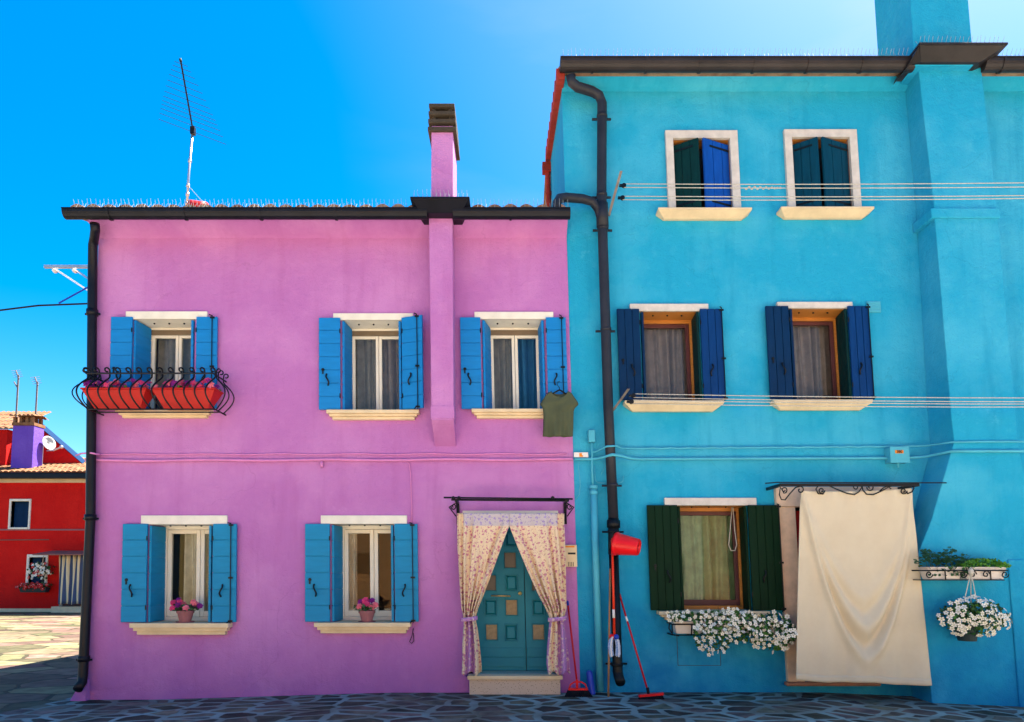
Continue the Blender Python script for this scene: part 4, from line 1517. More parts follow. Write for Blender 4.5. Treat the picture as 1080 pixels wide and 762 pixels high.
def shirt_pt(a, b, back):
    py = 413.5 + (460.8 - 413.5) * b
    _, xl, xr = lerp_tab(py, outl_l)
    # the neckline scoops lower at the front
    scoop = (6.0 if not back else 2.0) * max(0, 1 - ((px_a(a, b) - 590) / 8.2) ** 2) ** .5 * max(0, 1 - b / .30)
    px = xl + (xr - xl) * a
    edge = max(0, 1 - (2 * a - 1) ** 2) ** .5
    fold = .020 * sin(a * 12 + b * 2) * b + .010 * sin(a * 27 + 1 - b * 3) * b + .006 * sin(b * 22 + a * 9) * (1 - b)
    d = tsd + (.045 * edge if not back else -.02 * edge) + fold
    u, z = at(px, py + scoop, tsd)
    return (u, -d, z)


m_.grid(lambda a, b: shirt_pt(a, b, False), 26, 30)
m_.grid(lambda a, b: shirt_pt(a, b, True), 26, 30)
m_.build('shirt_body', 'shirt_cloth', shirt, smooth=True, solid=.003)
m_ = MB()
m_.tube([P3(584, 419, tsd), P3(581, 416.5, tsd), P3(588, 412.5, tsd), P3(590, 411.5, tsd), P3(592, 412.5, tsd), P3(598, 416.5, tsd), P3(596, 418, tsd)], .012, 6)
m_.tube([P3(590, 412, tsd), P3(590, 409, tsd - .01), P3(588, 406.5, tsd - .02), P3(588.5, 403, tsd - .04), P3(590.5, 402.5, tsd - .06)], .005, 6)
m_.build('hanger', 'iron', shirt)

# ---- cables along the facades
def cable(name, pts, r, m, lab, n=6, cat='cable'):
    mb = MB()
    mb.tube(pts, r, n)
    return mb.build(name, m, None, smooth=True, label=lab, cat=cat)


cable('wall_cable', [P3(x, 486 - .0025 * (x - 90) + .5 * sin(x * .05), .03) for x in range(90, 603, 12)] + [P3(604, 484.3, .03)], .020, 'pipe_pink', 'thick pink painted cable running across the whole pink wall between the storeys')
cable('wall_cable', [P3(x, 479.5 - .001 * (x - 95) + .5 * sin(x * .08), .02) for x in range(94, 603, 12)], .010, 'pipe_pink', 'thin pink painted cable just above the thick one on the pink wall')
cable('wall_cable', [P3(80, 480.5, .0), P3(86, 478.5, .06), P3(96, 478, .14), P3(101, 479, .12), P3(106, 480, .03)], .012, 'pipe_pink', 'short pink cable stub looping round the left corner of the pink house', 6)
cable('wall_cable', [P3(339, 487, .03), P3(339.5, 493, .04)] , .022, 'pipe_pink', 'short pink capped junction stub under the cable above the middle lower window')
cable('wall_cable', [P3(430, 488, .015), P3(431.5, 489, .015), P3(433, 500, .015), P3(434.2, 530, .015), P3(434.5, 551, .015)], .007, 'pipe_pink', 'thin vertical pink cable dropping to the second lower window')
cable('wall_cable', [P3(436, 663, .02), P3(434.5, 671, .02), P3(432, 677, .02), P3(434, 679, .02), P3(436.5, 676, .02), P3(436, 668, .02)], .005, 'iron', 'small wire loop hanging under the right end of a ground floor sill')
def buttress_d(px, py):
    return 0
bc = []
for x in list(range(606, 646, 8)):
    bc.append(P3(x, 484.5 - (5 * math.exp(-((x - 648) / 12.) ** 2)), .03 + .20 * math.exp(-((x - 648) / 12.) ** 2)))
for x in list(range(646, 960, 10)):
    bc.append(P3(x, 484.5 - (x - 650) * .004 - (5 * math.exp(-((x - 648) / 12.) ** 2)), .03 + .20 * math.exp(-((x - 648) / 12.) ** 2)))
bend = [P3(975, 482, .1), P3(990, 479, .28), P3(1004, 476, .48)]
cable('wall_cable', bc + bend + [P3(x, 476, .48) for x in (1040, 1075)] + [P3(1090, 476, .48)], .020, 'pipe_cyan', 'thick blue painted cable running across the whole blue wall at first floor level')
bc2 = [P3(624, 478, .04), P3(632, 475, .06), P3(640, 471, .20), P3(650, 470.5, .22), P3(655, 473, .08)]
bc2 += [P3(x, 473.5 - (x - 650) * .008 + .4 * sin(x * .3), .03) for x in range(662, 960, 9)]
bc2 += [P3(975, 470.5, .1), P3(990, 468.5, .28), P3(1004, 466.5, .48), P3(1040, 466, .48), P3(1090, 466, .48)]
cable('wall_cable', bc2, .013, 'pipe_cyan', 'thin blue painted cable above the thick one on the blue wall')
cable('wall_cable', [P3(611, 488, .03), P3(610, 492, .03), P3(612, 510, .02), P3(611, 522, .02), P3(607, 527, .02)], .007, 'pipe_cyan', 'slack thin blue cable hanging near the corner between both houses')
cable('wall_cable', [P3(627, 492, .03), P3(628, 507, .03), P3(631, 509.5, .03), P3(652, 510, .04), P3(657, 508, .03), P3(657.5, 502, .03)], .006, 'pipe_cyan', 'thin blue wire crossing behind the grey rain pipe under the thick cable')
cable('wall_cable', [P3(637, 486, .03), P3(638, 492, .03), P3(634, 501, .03)], .005, 'pipe_cyan', 'short frayed blue wire end left of the rain pipe')

jb = empty('junction_box', at(624, 468)[0], 0, at(624, 468)[1], 'small pale blue box above a vertical conduit near the house corner', 'junction box')
m_ = MB()
u0, u1, z0, z1 = rect(620.5, 627.8, 453.5, 466.5, .06)
m_.box(u0, u1, -.07, BY, z0, z1)
m_.build('box', 'pipe_cyan', jb, bevel=.01)
m_ = MB()
m_.tube([P3(624, 466, .04), P3(624.5, 480, .045), P3(624.5, 496, .04), P3(625.5, 513, .045)], .014, 8)
m_.build('conduit', 'pipe_cyan', jb, smooth=True)

gp = empty('gas_pipe', at(632, 728)[0], -.06, .0, 'light blue painted vertical pipe rising beside the grey rain pipe', 'pipe')
m_ = MB()
m_.tube([P3(626, 512, .06), P3(628.5, 600, .06), P3(633, 729, .06)], .045, 14)
m_.build('pipe', 'pipe_cyan', gp, smooth=True)
m_ = MB()
for py, px in ((514, 626), (520, 626.2)):
    a_ = P3(px, py, .06)
    m_.tube([a_ - Vector((0, 0, .018)), a_ + Vector((0, 0, .018))], .054, 14)
m_.build('collar', 'pipe_cyan', gp)

# ---- junction box with number plate


def text_on(s, size, c, m, parent, name='lettering', y_off=0.0):
    cu_ = bpy.data.curves.new(name, 'FONT')
    cu_.body = s
    cu_.size = size
    cu_.align_x = 'CENTER'
    cu_.align_y = 'CENTER'
    cu_.extrude = .001
    cu_.offset = size * .03
    tmp = bpy.data.objects.new(name, cu_)
    me = bpy.data.meshes.new_from_object(tmp)
    bpy.data.objects.remove(tmp)
    mb = MB()
    mb.add([(c[0] + v.co.x, c[1] - v.co.z, c[2] + v.co.y) for v in me.vertices], [tuple(p.vertices) for p in me.polygons])
    return mb.build(name, m, parent)


nb_ = empty('junction_box', at(948, 489)[0], 0, at(948, 489)[1], 'turquoise meter box with an orange number plate above the beige cloth door', 'junction box')
m_ = MB()
u0, u1, z0, z1 = rect(939, 958, 472, 488, .11)
m_.box(u0, u1, -.12, BY, z0, z1)
m_.box(u0 - .008, u1 + .008, -.127, -.1205, z0 - .006, z1 + .006)
for (a_, b_) in ((u0 + .02, z0 + .02), (u1 - .02, z0 + .02), (u0 + .02, z1 - .02), (u1 - .02, z1 - .02)):
    m_.lathe((a_, -.128, b_), [(.0001, .004), (.008, .003), (.008, -.003)], 8, axis=(0, -1, 0))
m_.tube([((u0 + u1) / 2, -.06, z0), ((u0 + u1) / 2 + .004, -.06, z0 - .06)], .014, 8)
m_.build('box', 'pipe_cyan', nb_, bevel=.006)
m_ = MB()
v0, v1, y0_, y1_ = rect(944, 952.8, 475, 478.4, .128)
m_.box(v0, v1, -.132, -.1275, y0_, y1_)
pl_ = m_.build('number_plate', 'label_orange', nb_)
text_on('380', (y1_ - y0_) * 1.15, ((v0 + v1) / 2, -.1335, (y0_ + y1_) / 2), 'black_ink', pl_)

sg = empty('cable_tag', at(611, 483)[0], 0, at(611, 483)[1], 'small white tag with an orange mark on the cable at the house corner', 'sign')
m_ = MB()
u0, u1, z0, z1 = rect(605.3, 620.3, 477.3, 482.5, .05)
m_.box(u0, u1, -.055, -.045, z0, z1)
m_.build('plate', 'label_white', sg, bevel=.004)
m_ = MB()
u0, u1, z0, z1 = rect(611, 613.8, 478.2, 482, .056)
m_.box(u0, u1, -.059, -.0555, z0, z1)
m_.box(u1, u1 + .014, -.059, -.0555, z0, z0 + .02)
m_.build('mark', 'label_orange', sg)

# ---- letter box
lb = empty('letter_box', at(602, 598)[0], 0, at(602, 598)[1], 'cream letter box on the pink wall right of the floral curtain', 'letter box')
m_ = MB()
u0, u1, z0, z1 = rect(595.5, 608.5, 575, 598, .08)
m_.box(u0, u1, -.09, 0, z0, z1)
m_.build('box', 'cream_plastic', lb, bevel=.004)
for (nm, xa, xb, ya, yb, mm) in (('name_plate', 596, 606, 576, 577.6, 'label_orange'), ('slot', 599, 607, 583, 585, 'black_ink')):
    m_ = MB()
    a_, b_, c_, d_ = rect(xa, xb, ya, yb, .09)
    m_.box(a_, b_, -.094, -.0905, c_, d_)
    m_.build(nm, mm, lb)
m_ = MB()
for k in range(4):
    a_, b_, c_, d_ = rect(599.2 + k * 1.7, 599.8 + k * 1.7, 593, 597.6, .09)
    m_.box(a_, b_, -.094, -.0905, c_, d_)
m_.build('grille', 'black_ink', lb)

# ---- bird spikes on gutters and boxes


def spikes(u0, u1, y, z, lab, h=.11, step=.055):
    mb = MB()
    n = int((u1 - u0) / step)
    mb.box(u0, u1, y - .012, y + .012, z + .002, z + .008)
    for k in range(n):
        u = u0 + (k + .5) * (u1 - u0) / n
        for sgn in (-1, 1):
            a = random.uniform(-.15, .25)
            mb.tube([(u, y, z + .008), (u + a * h * .6, y + sgn * .05, z + h * random.uniform(.85, 1.05))], .0024, 3, cap=False)
    mb.build('bird_spikes', 'spike_metal', None, label=lab, cat='bird spikes', group='bird spike strips on the gutters')


spikes(at(80, 222, .42)[0], c0 - .03, -.47, gztop + .02, 'bird spike strip on the pink house gutter left of its chimney')
spikes(c1 + .03, gu1, -.47, gztop + .02, 'bird spike strip on the pink house gutter right of its chimney')
spikes(t0, t1, -.56, bt + .001, 'bird spike strip on the dark box in front of the pink chimney')
spikes(u_b := at(592, 66, .34)[0], at(955, 66, .34)[0], -.39, zt_g + .02, 'bird spike strip on the blue house gutter left of its chimney')
spikes(a0, a1, -.56, ztb + .001, 'bird spike strip on the dark box in front of the blue chimney')
spikes(a1 - .1, bR, -.39, zt_g + .02, 'bird spike strip on the blue house gutter at the far right')

# ---- washing lines on the blue house
for k, (p0, p1, pul, ends, lab) in enumerate((((655, 181), (642, 228), ((655, 196), (653.5, 209)), ((192.5, 197), (206, 209)), 'upper washing line pulled across the attic windows of the blue house'),
                                              ((( 663, 410.5), (645.5, 434.5), ((665, 417.5), (663, 424)), ((420, 424), (426.5, 429.5)), 'lower washing line pulled across the first floor sills of the blue house')[0:5]))):
    dd = .34
    r = empty('washing_line', at(*p1, .3)[0], -.2, at(*p1, .3)[1], lab, 'washing line')
    m_ = MB()
    a_, b_ = P3(*p0, .42), P3(*p1, .05)
    d_ = (b_ - a_)
    w_ = Vector((.018, 0, 0))
    h_ = Vector((0, .012, .0))
    m_.hexa([a_ - w_ - h_, a_ + w_ - h_, a_ + w_ + h_, a_ - w_ + h_, b_ - w_ - h_, b_ + w_ - h_, b_ + w_ + h_, b_ - w_ + h_])
    m_.build('bracket', 'wood_grey', r)
    for q, e in zip(pul, ends):
        c_ = P3(q[0] + 3, q[1], dd)
        m_ = MB()
        m_.lathe(c_, [(.0001, -.014), (.03, -.014), (.022, -.004), (.022, .004), (.03, .014), (.0001, .014)], 14, axis=(0, -1, 0))
        m_.box(c_.x - .06, c_.x, c_.y - .02, c_.y + .02, c_.z - .012, c_.z + .012)
        m_.build('pulley', 'iron', r)
        for s_, ey in zip((1, -1), e):
            m_ = MB()
            A_ = c_ + Vector((0, 0, .024 * s_))
            B_ = P3(1130, ey, .92)
            mid = A_.lerp(B_, .5) - Vector((0, 0, .015))
            m_.tube([A_, A_.lerp(B_, .25) - Vector((0, 0, .011)), mid, A_.lerp(B_, .75) - Vector((0, 0, .011)), B_], .006, 5)
            m_.build('rope', 'rope', r, smooth=True)
    if k == 0:
        m_ = MB()
        for x in range(787, 826, 3):
            c_ = P3(x, 198.5 + .8 * sin(x), .48)
            m_.ball(c_, (.02, .014, .016), n=6, m=4)
        m_.build('knots', 'rope', r)

# ---- aerial on the pink roof
ant = empty('aerial', at(196.5, 222, -.5)[0], .5, at(196, 222, -.5)[1] - .1, 'tall television aerial with many cross rods on the pink house roof', 'aerial')
A = lambda px, py, d=-.5: P3(px, py, d)
m_ = MB()
m_.tube([A(196.5, 226), A(199, 185), A(202.8, 142)], .016, 8)
for (x, y) in ((197.2, 215), (197.7, 205), (198.2, 196), (200.2, 170)):
    m_.tube([A(x, y + 1.5), A(x + .1, y - 1.5)], .024, 8)
m_.build('mast', 'zinc', ant, smooth=True)
m_ = MB()
tip, root_ = A(190.5, 64, .2), A(203.5, 138, -.5)
m_.tube([root_, tip], .012, 6)
m_.ball(tip, (.018, .03, .03), n=8, m=5)
m_.box(root_.x - .03, root_.x + .03, root_.y - .03, root_.y + .03, root_.z - .06, root_.z + .05)
m_.build('boom', 'iron', ant)
for k in range(13):
    s = [0.02, .12, .2, .27, .33, .40, .48, .57, .66, .75, .83, .9, .96][k]
    c_ = root_.lerp(tip, s)
    hl = .40 * (1 - s) ** .8 + .05
    m_ = MB()
    m_.tube([c_ - Vector((hl, .25 * hl, -.18 * hl)), c_ + Vector((hl, .25 * hl, -.36 * hl))], .004, 4)
    m_.build('rod', 'iron', ant)
m_ = MB()
m_.tube([A(198.6, 196), A(210, 209, -.3), A(222, 220, -.2)], .004, 4)
m_.build('guy_wire', 'zinc', ant)

# ---- drying rack on the left side of the pink house
dk = empty('drying_rack', at(95, 300, -.3)[0], .3, at(95, 322, -.3)[1], 'grey washing line bracket sticking out from the left corner of the pink house', 'drying rack')
uw = at(130, 281, -.3)[0]
m_ = MB()
a_ = P3(47, 281.5, -.3)
m_.box(a_.x, uw, .28, .32, a_.z - .02, a_.z + .02)
m_.build('bar', 'zinc', dk)
m_ = MB()
m_.tube([P3(62, 320, -.3), P3(92, 303.5, -.3), P3(110, 293, -.3)], .012, 6)
m_.build('strut', 'blue_plastic', dk)
for (xa, ya, xb, yb) in ((57, 284, 93, 303), (59, 284, 95, 301.5), (78, 284.5, 94, 293), (80, 284.5, 97, 291.5)):
    m_ = MB()
    p = P3(xa, ya, -.3)
    r_ = ray(xb, yb)
    m_.tube([p, Vector((p.x + LEAN * 0, 2.2, p.z))], .005, 5)
    m_.build('rope', 'rope', dk)
for (xa, ya) in ((58, 286), (79, 286)):
    m_ = MB()
    p = P3(xa, ya, -.36)
    m_.ball(p, (.03, .05, .03), n=8, m=5)
    m_.build('pulley', 'label_white', dk)
p = P3(-30, 329, -1.5)
cable('overhead_cable', [P3(-30, 328.5, -1.5), P3(0, 327.5, -1.5), P3(40, 322.5, -1.5), P3(92, 320.5, -1.5), P3(150, 317, -1.5)], .014, 'iron', 'black overhead cable reaching the left side of the pink house below the drying rack')

# ---- floral door curtain and its iron rail
rail = empty('curtain_rail', at(535, 527, .3)[0], 0, at(535, 552, .3)[1], 'black iron rail with two brackets above the floral door curtain', 'rail')
m_ = MB()
m_.tube([P3(468, 525, .30), P3(604, 526.5, .30)], .012, 8)
m_.tube([P3(476, 527.3, .28), P3(600, 528.3, .28)], .014, 8)
for x in (478, 484, 583):
    m_.ball(P3(x, 525.5, .31), .026, n=8, m=6)
m_.build('rod', 'iron', rail, smooth=True)
for sx in (481, 597.5):
    m_ = MB()
    a_, b_ = P3(sx, 527, .30), P3(sx, 554, .03)
    u = a_.x
    m_.box(u - .018, u + .018, -.30, -.0, a_.z - .03, a_.z - .002)
    zw = at(sx, 553, .02)[1]
    m_.box(u - .02, u + .02, -.02, -.0, zw, a_.z - .031)
    pts = [(u, -.28 + .26 * s_, a_.z - .03 - (a_.z - zw - .05) * (s_ ** 1.8)) for s_ in [i / 10 for i in range(11)]]
    m_.tube(pts, .011, 6)
    sgn = -1 if sx < 500 else 1
    m_.tube([(u + sgn * x_ * .8, -.20, z_) for (x_, _, z_) in scroll((.05, 0, a_.z - .08), .045, 1.2, 0, -1)], .009, 6)
    m_.tube([(u, -.20, a_.z - .03), (u + sgn * .1, -.2, a_.z - .09), (u + sgn * .02, -.1, a_.z - .2)], .008, 6)
    m_.build('bracket', 'iron', rail)


def curt_panel(parent, side):
    """gathered on the rail, swept to the side and tied, flaring below the tie"""
    if side == 'l':
        tab = [(541.5, 482, 537), (547, 482.3, 537), (555, 482.3, 537), (575, 482.5, 529.5), (600, 484, 520.5), (625, 485.2, 511), (642, 486.5, 504), (651, 488.5, 501.5), (655, 489, 501.5), (665, 488.3, 503.5), (680, 487.5, 505.5), (700, 487.5, 507.5), (711, 487, 508)]
    else:
        tab = [(541.5, 537.2, 595), (547, 537.2, 595), (555, 537.2, 595), (575, 545, 596), (600, 555.5, 596.7), (625, 566.5, 597.2), (642, 575.5, 597.8), (651, 579.5, 595.5), (655, 580, 595), (665, 579, 596.5), (680, 577.5, 598.5), (700, 576.5, 601), (711, 578.5, 601.5)]
    mb = MB()
    y0_, y1_ = 541.5, 711.0

    def fn(a, b):
        py = y0_ + (y1_ - y0_) * b
        _, xl, xr = lerp_tab(py, tab)
        aa = a
        px = xl + (xr - xl) * aa
        wpx = xr - xl
        # pleat depth grows where the cloth is squeezed
        sq = 1 - min(1, (wpx - 12) / 45)
        k = 7 if b < .62 else 3
        amp = .012 + .030 * sq
        if b < .08:
            amp *= .6
        edge = (1 - a) if side == 'l' else a
        e_ = a if side == 'l' else 1 - a
        top_ = max(0, 1 - b / .6)
        d = .26 - .03 * sq + amp * (1 - .75 * top_) * sin(a * k * 2 * pi + .8 * sin(b * 7)) + .012 * sin(a * 13 + b * 5)
        if b < .68:
            for c0_, w_, am in ((.10, .022, .040), (.27 + .10 * b, .03, .048), (.86 - .25 * b, .035, .034), (.60 - .12 * b, .05, .018)):
                d -= am * math.exp(-((e_ - c0_) / w_) ** 2) * min(1, b / .12)
                d += am * .7 * math.exp(-((e_ - c0_ - .06) / (w_ * 1.4)) ** 2) * min(1, b / .12)
        if e_ < .14 and b < .5:
            d += .014 * sin(e_ * 200)
        hem = 0
        if b > .93:
            hem = 2.0 * sin(a * 11 + (0 if side == 'l' else 2)) * (b - .93) / .07
        # outer strip gathers tightly at the bracket
        u, z = at(px, py + hem, .26)
        return (u, -d, z)

    def mi(a, b):
        py = y0_ + (y1_ - y0_) * b
        if py < 555:
            e = a if side == 'l' else 1 - a
            return 1 if e > .12 else 0
        if py > 652:
            q = sin(a * 6.5 + (.2 if side == 'l' else 4.2) + b * 2)
            return 2 if q < .15 else 0
        return 0
    mb.grid(fn, 84, 90, mi)
    mb.build('curtain_panel', ['floral_cream', 'floral_lilac', 'floral_purple'], parent, smooth=True, solid=.004)
    # tie
    t = MB()
    xa, xb = (487.5, 502.5) if side == 'l' else (579, 596.5)
    pa, pb = P3(xa, 653, .26), P3(xb, 652, .26)
    cx, hw = (pa.x + pb.x) / 2, (pb.x - pa.x) / 2
    t.grid(lambda a, b: (cx + (hw + .012) * cos(a * 2 * pi), -.24 + .075 * sin(a * 2 * pi), pa.z - .025 + .05 * b + .012 * cos(a * 2 * pi)), 28, 3)
    t.ball((cx + (.05 if side == 'l' else .0), -.325, pa.z), (.03, .02, .025), n=8, m=6)
    t.build('tie_band', 'floral_purple', parent, smooth=True, solid=.004)


dc = empty('door_curtain', at(538, 711, .26)[0], -.26, at(538, 711, .26)[1], 'cream and purple floral curtain parted and tied back over the blue-green door', 'curtain')
curt_panel(dc, 'l')
curt_panel(dc, 'r')

# ---- beige cloth hanging over the blue house door
brd = .46
br = empty('curtain_rail', at(893, 512, brd)[0], 0, at(893, 528, brd)[1], 'black iron scrollwork rail above the beige cloth door cover', 'rail')
m_ = MB()
m_.tube([P3(807, 510, brd), P3(820, 509, brd), P3(998, 509.5, brd)], .008, 8)
m_.box(at(822, 511, brd)[0], at(969, 511, brd)[0], -brd - .015, -brd + .015, at(890, 513.2, brd)[1], at(890, 510.2, brd)[1])
m_.box(at(822, 511, brd)[0], at(825, 511, brd)[0], -brd + .016, 0, at(890, 513.2, brd)[1], at(890, 510.2, brd)[1])
m_.box(at(966, 511, brd)[0], at(969, 511, brd)[0], -brd + .016, 0, at(890, 513.2, brd)[1], at(890, 510.2, brd)[1])
m_.build('rod', 'iron', br)


def iron_path(pts, nm='scrollwork', r=.008):
    m = MB()
    m.tube([P3(x, y, brd) for (x, y) in pts], r, 6)
    m.build(nm, 'iron', br, smooth=True)


def spiral_px(cx, cy, r, a0, turns, sg, n=16, re=.3):
    return [(cx + r * (1 - (1 - re) * i / n) * cos(a0 + sg * turns * 2 * pi * i / n), cy + r * (1 - (1 - re) * i / n) * sin(a0 + sg * turns * 2 * pi * i / n)) for i in range(n + 1)]


iron_path(list(reversed(spiral_px(827, 517, 3.5, pi / 2, 1.2, -1))) + [(823, 514), (822, 522), (824, 527), (828, 527.5), (833, 521), (839, 514.5), (844, 513)] + spiral_px(844, 517, 4, -pi / 2, .9, 1))
iron_path(list(reversed(spiral_px(866.5, 517.5, 3.6, 0, 1.3, 1))) + [(868, 521.5), (863, 521), (860.5, 516), (863, 512.5), (872, 511.5), (882, 516), (893, 520.5), (901, 522), (906, 519), (909, 514)] + spiral_px(903, 514, 4, 0, 1.1, -1)[2:])
iron_path([(909, 512), (910, 517), (914, 521.5), (921, 522), (929, 518.5), (938, 513.5), (945, 511.5)] )
iron_path(spiral_px(918, 514, 4, pi, 1.2, -1))
iron_path(list(reversed(spiral_px(953, 518, 3.6, 0, 1.3, 1))) + [(957, 521), (962, 519), (964, 515), (961, 511.5)])
iron_path([(928, 518), (932, 514.5), (936, 513), (940, 516)])

ct = MB()
xt0, xt1, yt = 845.5, 962.5, 517.0


def cloth(a, b):
    # px outline of the cloth, then folds as real relief
    ytop = 517.5 + 1.8 * sin(a * pi) - 2.5 * a
    ybot = 716.5 + 7.5 * a ** .7 - 1.5 * a * a + (.8 * sin(a * 9))
    xl = 845.5 + (838.5 - 845.5) * b ** .8
    xr = 962.5 + (981.5 - 962.5) * b
    px = xl + (xr - xl) * a
    py = ytop + (ybot - ytop) * b
    # diagonal folds run from both top corners and meet as swags low in the middle
    d = .44 + .03 * b
    x_ = (a - .5) * 2
    v = b - .06
    def ridge(c0_, w0, amp, lo, hi):
        g_ = v - c0_ * (1 - min(1, abs(x_ - .06)) ** 1.45)
        env = max(0, min(1, (b - lo) / .15)) * max(0, min(1, (hi - b) / .15))
        return amp * math.exp(-(g_ / w0) ** 2) * env * max(0, 1 - abs(x_) ** 5)
    for c0_, w0, amp in ((.50, .05, .022), (.66, .055, .055), (.84, .05, .060)):
        d += ridge(c0_, w0, amp, .02, .97)
    d -= ridge(.755, .045, .050, .05, .97) + ridge(.58, .04, .024, .05, .95)
    # strong crease from left corner and right corner
    for (s_, k_) in ((-1, 1.0), (1, .9)):
        xx = (a if s_ < 0 else 1 - a)
        line = .40 * b ** .9 * k_
        d += .022 * math.exp(-((xx - line) / .02) ** 2) * max(0, 1 - b / .72) * min(1, b / .06)
        d -= .012 * math.exp(-((xx - line + .05) / .03) ** 2) * max(0, 1 - b / .8) * min(1, b / .06)
    # loose vertical flutes near the lower edge
    d += .016 * sin(a * 26 + 2 * b) * b ** 3 + .010 * sin(a * 13 + 1) * b ** 2 + .003 * sin(a * 61) * b
    d += .010 * sin(a * 47) * max(0, 1 - b / .10)
    u, z = at(px, py, .46)
    return (u, -d, z)


ct.grid(cloth, 150, 150)
# stitched hem
ct.grid(lambda a, b: (lambda p: (p[0], p[1] - .004, p[2]))(cloth(a, .965 + .035 * b)), 150, 3)
ct.build('door_cloth', 'beige_cloth', None, smooth=True, solid=.003, label='large beige cloth sheet hanging over the doorway of the blue house', cat='curtain')

# ---- flower box under the green-shuttered window
fbx = empty('window_box', at(770, 672, .25)[0], -.2, at(770, 672, .25)[1], 'window box overflowing with small white flowers below the green shutters', 'window box')
ua, ub = at(709, 662, .28)[0], at(832, 662, .28)[0]
zt_, zq = at(720, 656, .28)[1], at(720, 669, .28)[1]
m_ = MB()
for (xa, xb) in ((ua + .03, ua + .52), (ua + .56, ua + 1.05), (ua + 1.09, ub - .02)):
    m_.hexa([(xa + .03, -.24, zq), (xb - .03, -.24, zq), (xb - .03, -.10, zq), (xa + .03, -.10, zq), (xa, -.27, zt_), (xb, -.27, zt_), (xb, -.08, zt_), (xa, -.08, zt_)])
m_.build('planter', 'planter_white', fbx, bevel=.006)
m_ = MB()
zh = (zt_ * .6 + zq * .4)
m_.tube([(ua, .0, zh + .03), (ua, -.29, zh + .03), (ub, -.29, zh + .03), (ub, 0, zh + .03)], .009, 6)
m_.tube([(ua, .0, zq - .015), (ua + .02, -.25, zq - .015), (ub - .02, -.25, zq - .015), (ub, 0, zq - .015)], .009, 6)
for k in range(7):
    u = ua + (ub - ua) * k / 6
    m_.tube([(u, -.29, zh + .03), (u, -.25, zq - .015), (u, -.0, zq - .02)], .008, 6)
m_.tube([P3(706, 658, .29), P3(705.5, 663, .31), P3(709, 669, .31), P3(716, 671, .29)], .008, 6)
m_.build('bracket', 'iron', fbx)
fol = MB()
flo = MB()
zone = [(706, 735, 646, 658, 12), (722, 790, 645, 668, 60), (730, 780, 662, 690, 70), (780, 838, 655, 680, 60), (795, 838, 668, 692, 36), (755, 800, 650, 682, 40)]


def boxtop(x):
    return lerp_tab(x, [(704, 646), (715, 645), (735, 645), (760, 642), (775, 641), (800, 648), (815, 645), (830, 650), (840, 662)])[1]


def boxbot(x):
    return lerp_tab(x, [(704, 656), (715, 658), (728, 664), (735, 684), (748, 691), (765, 688), (770, 680), (785, 678), (800, 684), (818, 689), (830, 684), (842, 674)])[1]


for _ in range(1500):
    x = random.uniform(706, 840)
    t, b = boxtop(x), boxbot(x)
    y = random.uniform(t + 1, b - 2)
    if x < 732 and y > 655:
        continue
    d_ = .24 + .24 * sin(pi * min(1, max(0, (y - t) / (b - t)))) * random.random()
    fol.leaf(P3(x, y, d_), .05, random.choice((0, 0, 1)))
pts_f = []
for _ in range(1500):
    x = random.uniform(704, 840)
    t, b = boxtop(x), boxbot(x)
    y = random.uniform(t, b)
    if x < 732 and y > 656:
        continue
    if any((x - p[0]) ** 2 + (y - p[1]) ** 2 < 12.5 for p in pts_f):
        continue
    cl = sin(x * .23) + sin(y * .31 + x * .1)
    if cl < -0.3 and random.random() < .85:
        continue
    pts_f.append((x, y))
    d_ = .30 + .17 * sin(pi * min(1, max(0, (y - t) / (b - t)))) + random.uniform(-.02, .04)
    flo.flower(P3(x, y, d_), random.uniform(.027, .037), (random.gauss(0, .7), -1, random.gauss(.2, .7)), random.choice((5, 5, 6)), 0, 1)
    if len(pts_f) > 240:
        break
fol.build('foliage', ['leaf', 'leaf_dark'], fbx)
flo.build('blossoms', ['petal_white', 'flower_eye'], fbx, kind='stuff')

# ---- iron shelf with two planters, hanging flower basket
shd = .66
sh = empty('plant_shelf', at(1016, 612, shd)[0], -shd + .1, at(1016, 613, shd)[1], 'black iron shelf with scrolls holding planters on the blue chimney breast', 'shelf')
u0, u1 = at(973, 612, shd)[0], at(1060, 612, shd)[0]
zf, zr = at(1016, 611.5, shd)[1], at(1016, 602, shd)[1]
yb_ = -.405
m_ = MB()
m_.box(u0, u1, -shd, -shd + .02, zf - .012, zf)
m_.box(u0, u0 + .02, -shd + .021, yb_, zf - .012, zf)
m_.box(u1 - .02, u1, -shd + .021, yb_, zf - .012, zf)
m_.box(u0, u1, -0.520, -0.500, zf - .012, zf)
m_.tube([(u0, yb_, zr), (u0, -shd, zr), (u1 + .04, -shd, zr)], .009, 6)
m_.tube([(u1, yb_, zr), (u1, -shd, zr)], .009, 6)
for f_ in (.28, .83):
    m_.tube([(u0 + (u1 - u0) * f_, -shd, zf), (u0 + (u1 - u0) * f_, -shd, zr)], .008, 6)
m_.box(u0 - .02, u0 + .02, yb_ - .012, yb_ + .02, zf - .36, zf)
m_.build('frame', 'iron', sh)
for (cx, s_) in ((980, 1), (1016, 1), (1026, -1), (1040, -1), (1060, 1)):
    m_ = MB()
    m_.tube([P3(x, y, shd) for (x, y) in spiral_px(cx, 606, 4, 0, 1.2, s_)], .007, 6)
    m_.build('scrollwork', 'iron', sh, smooth=True)
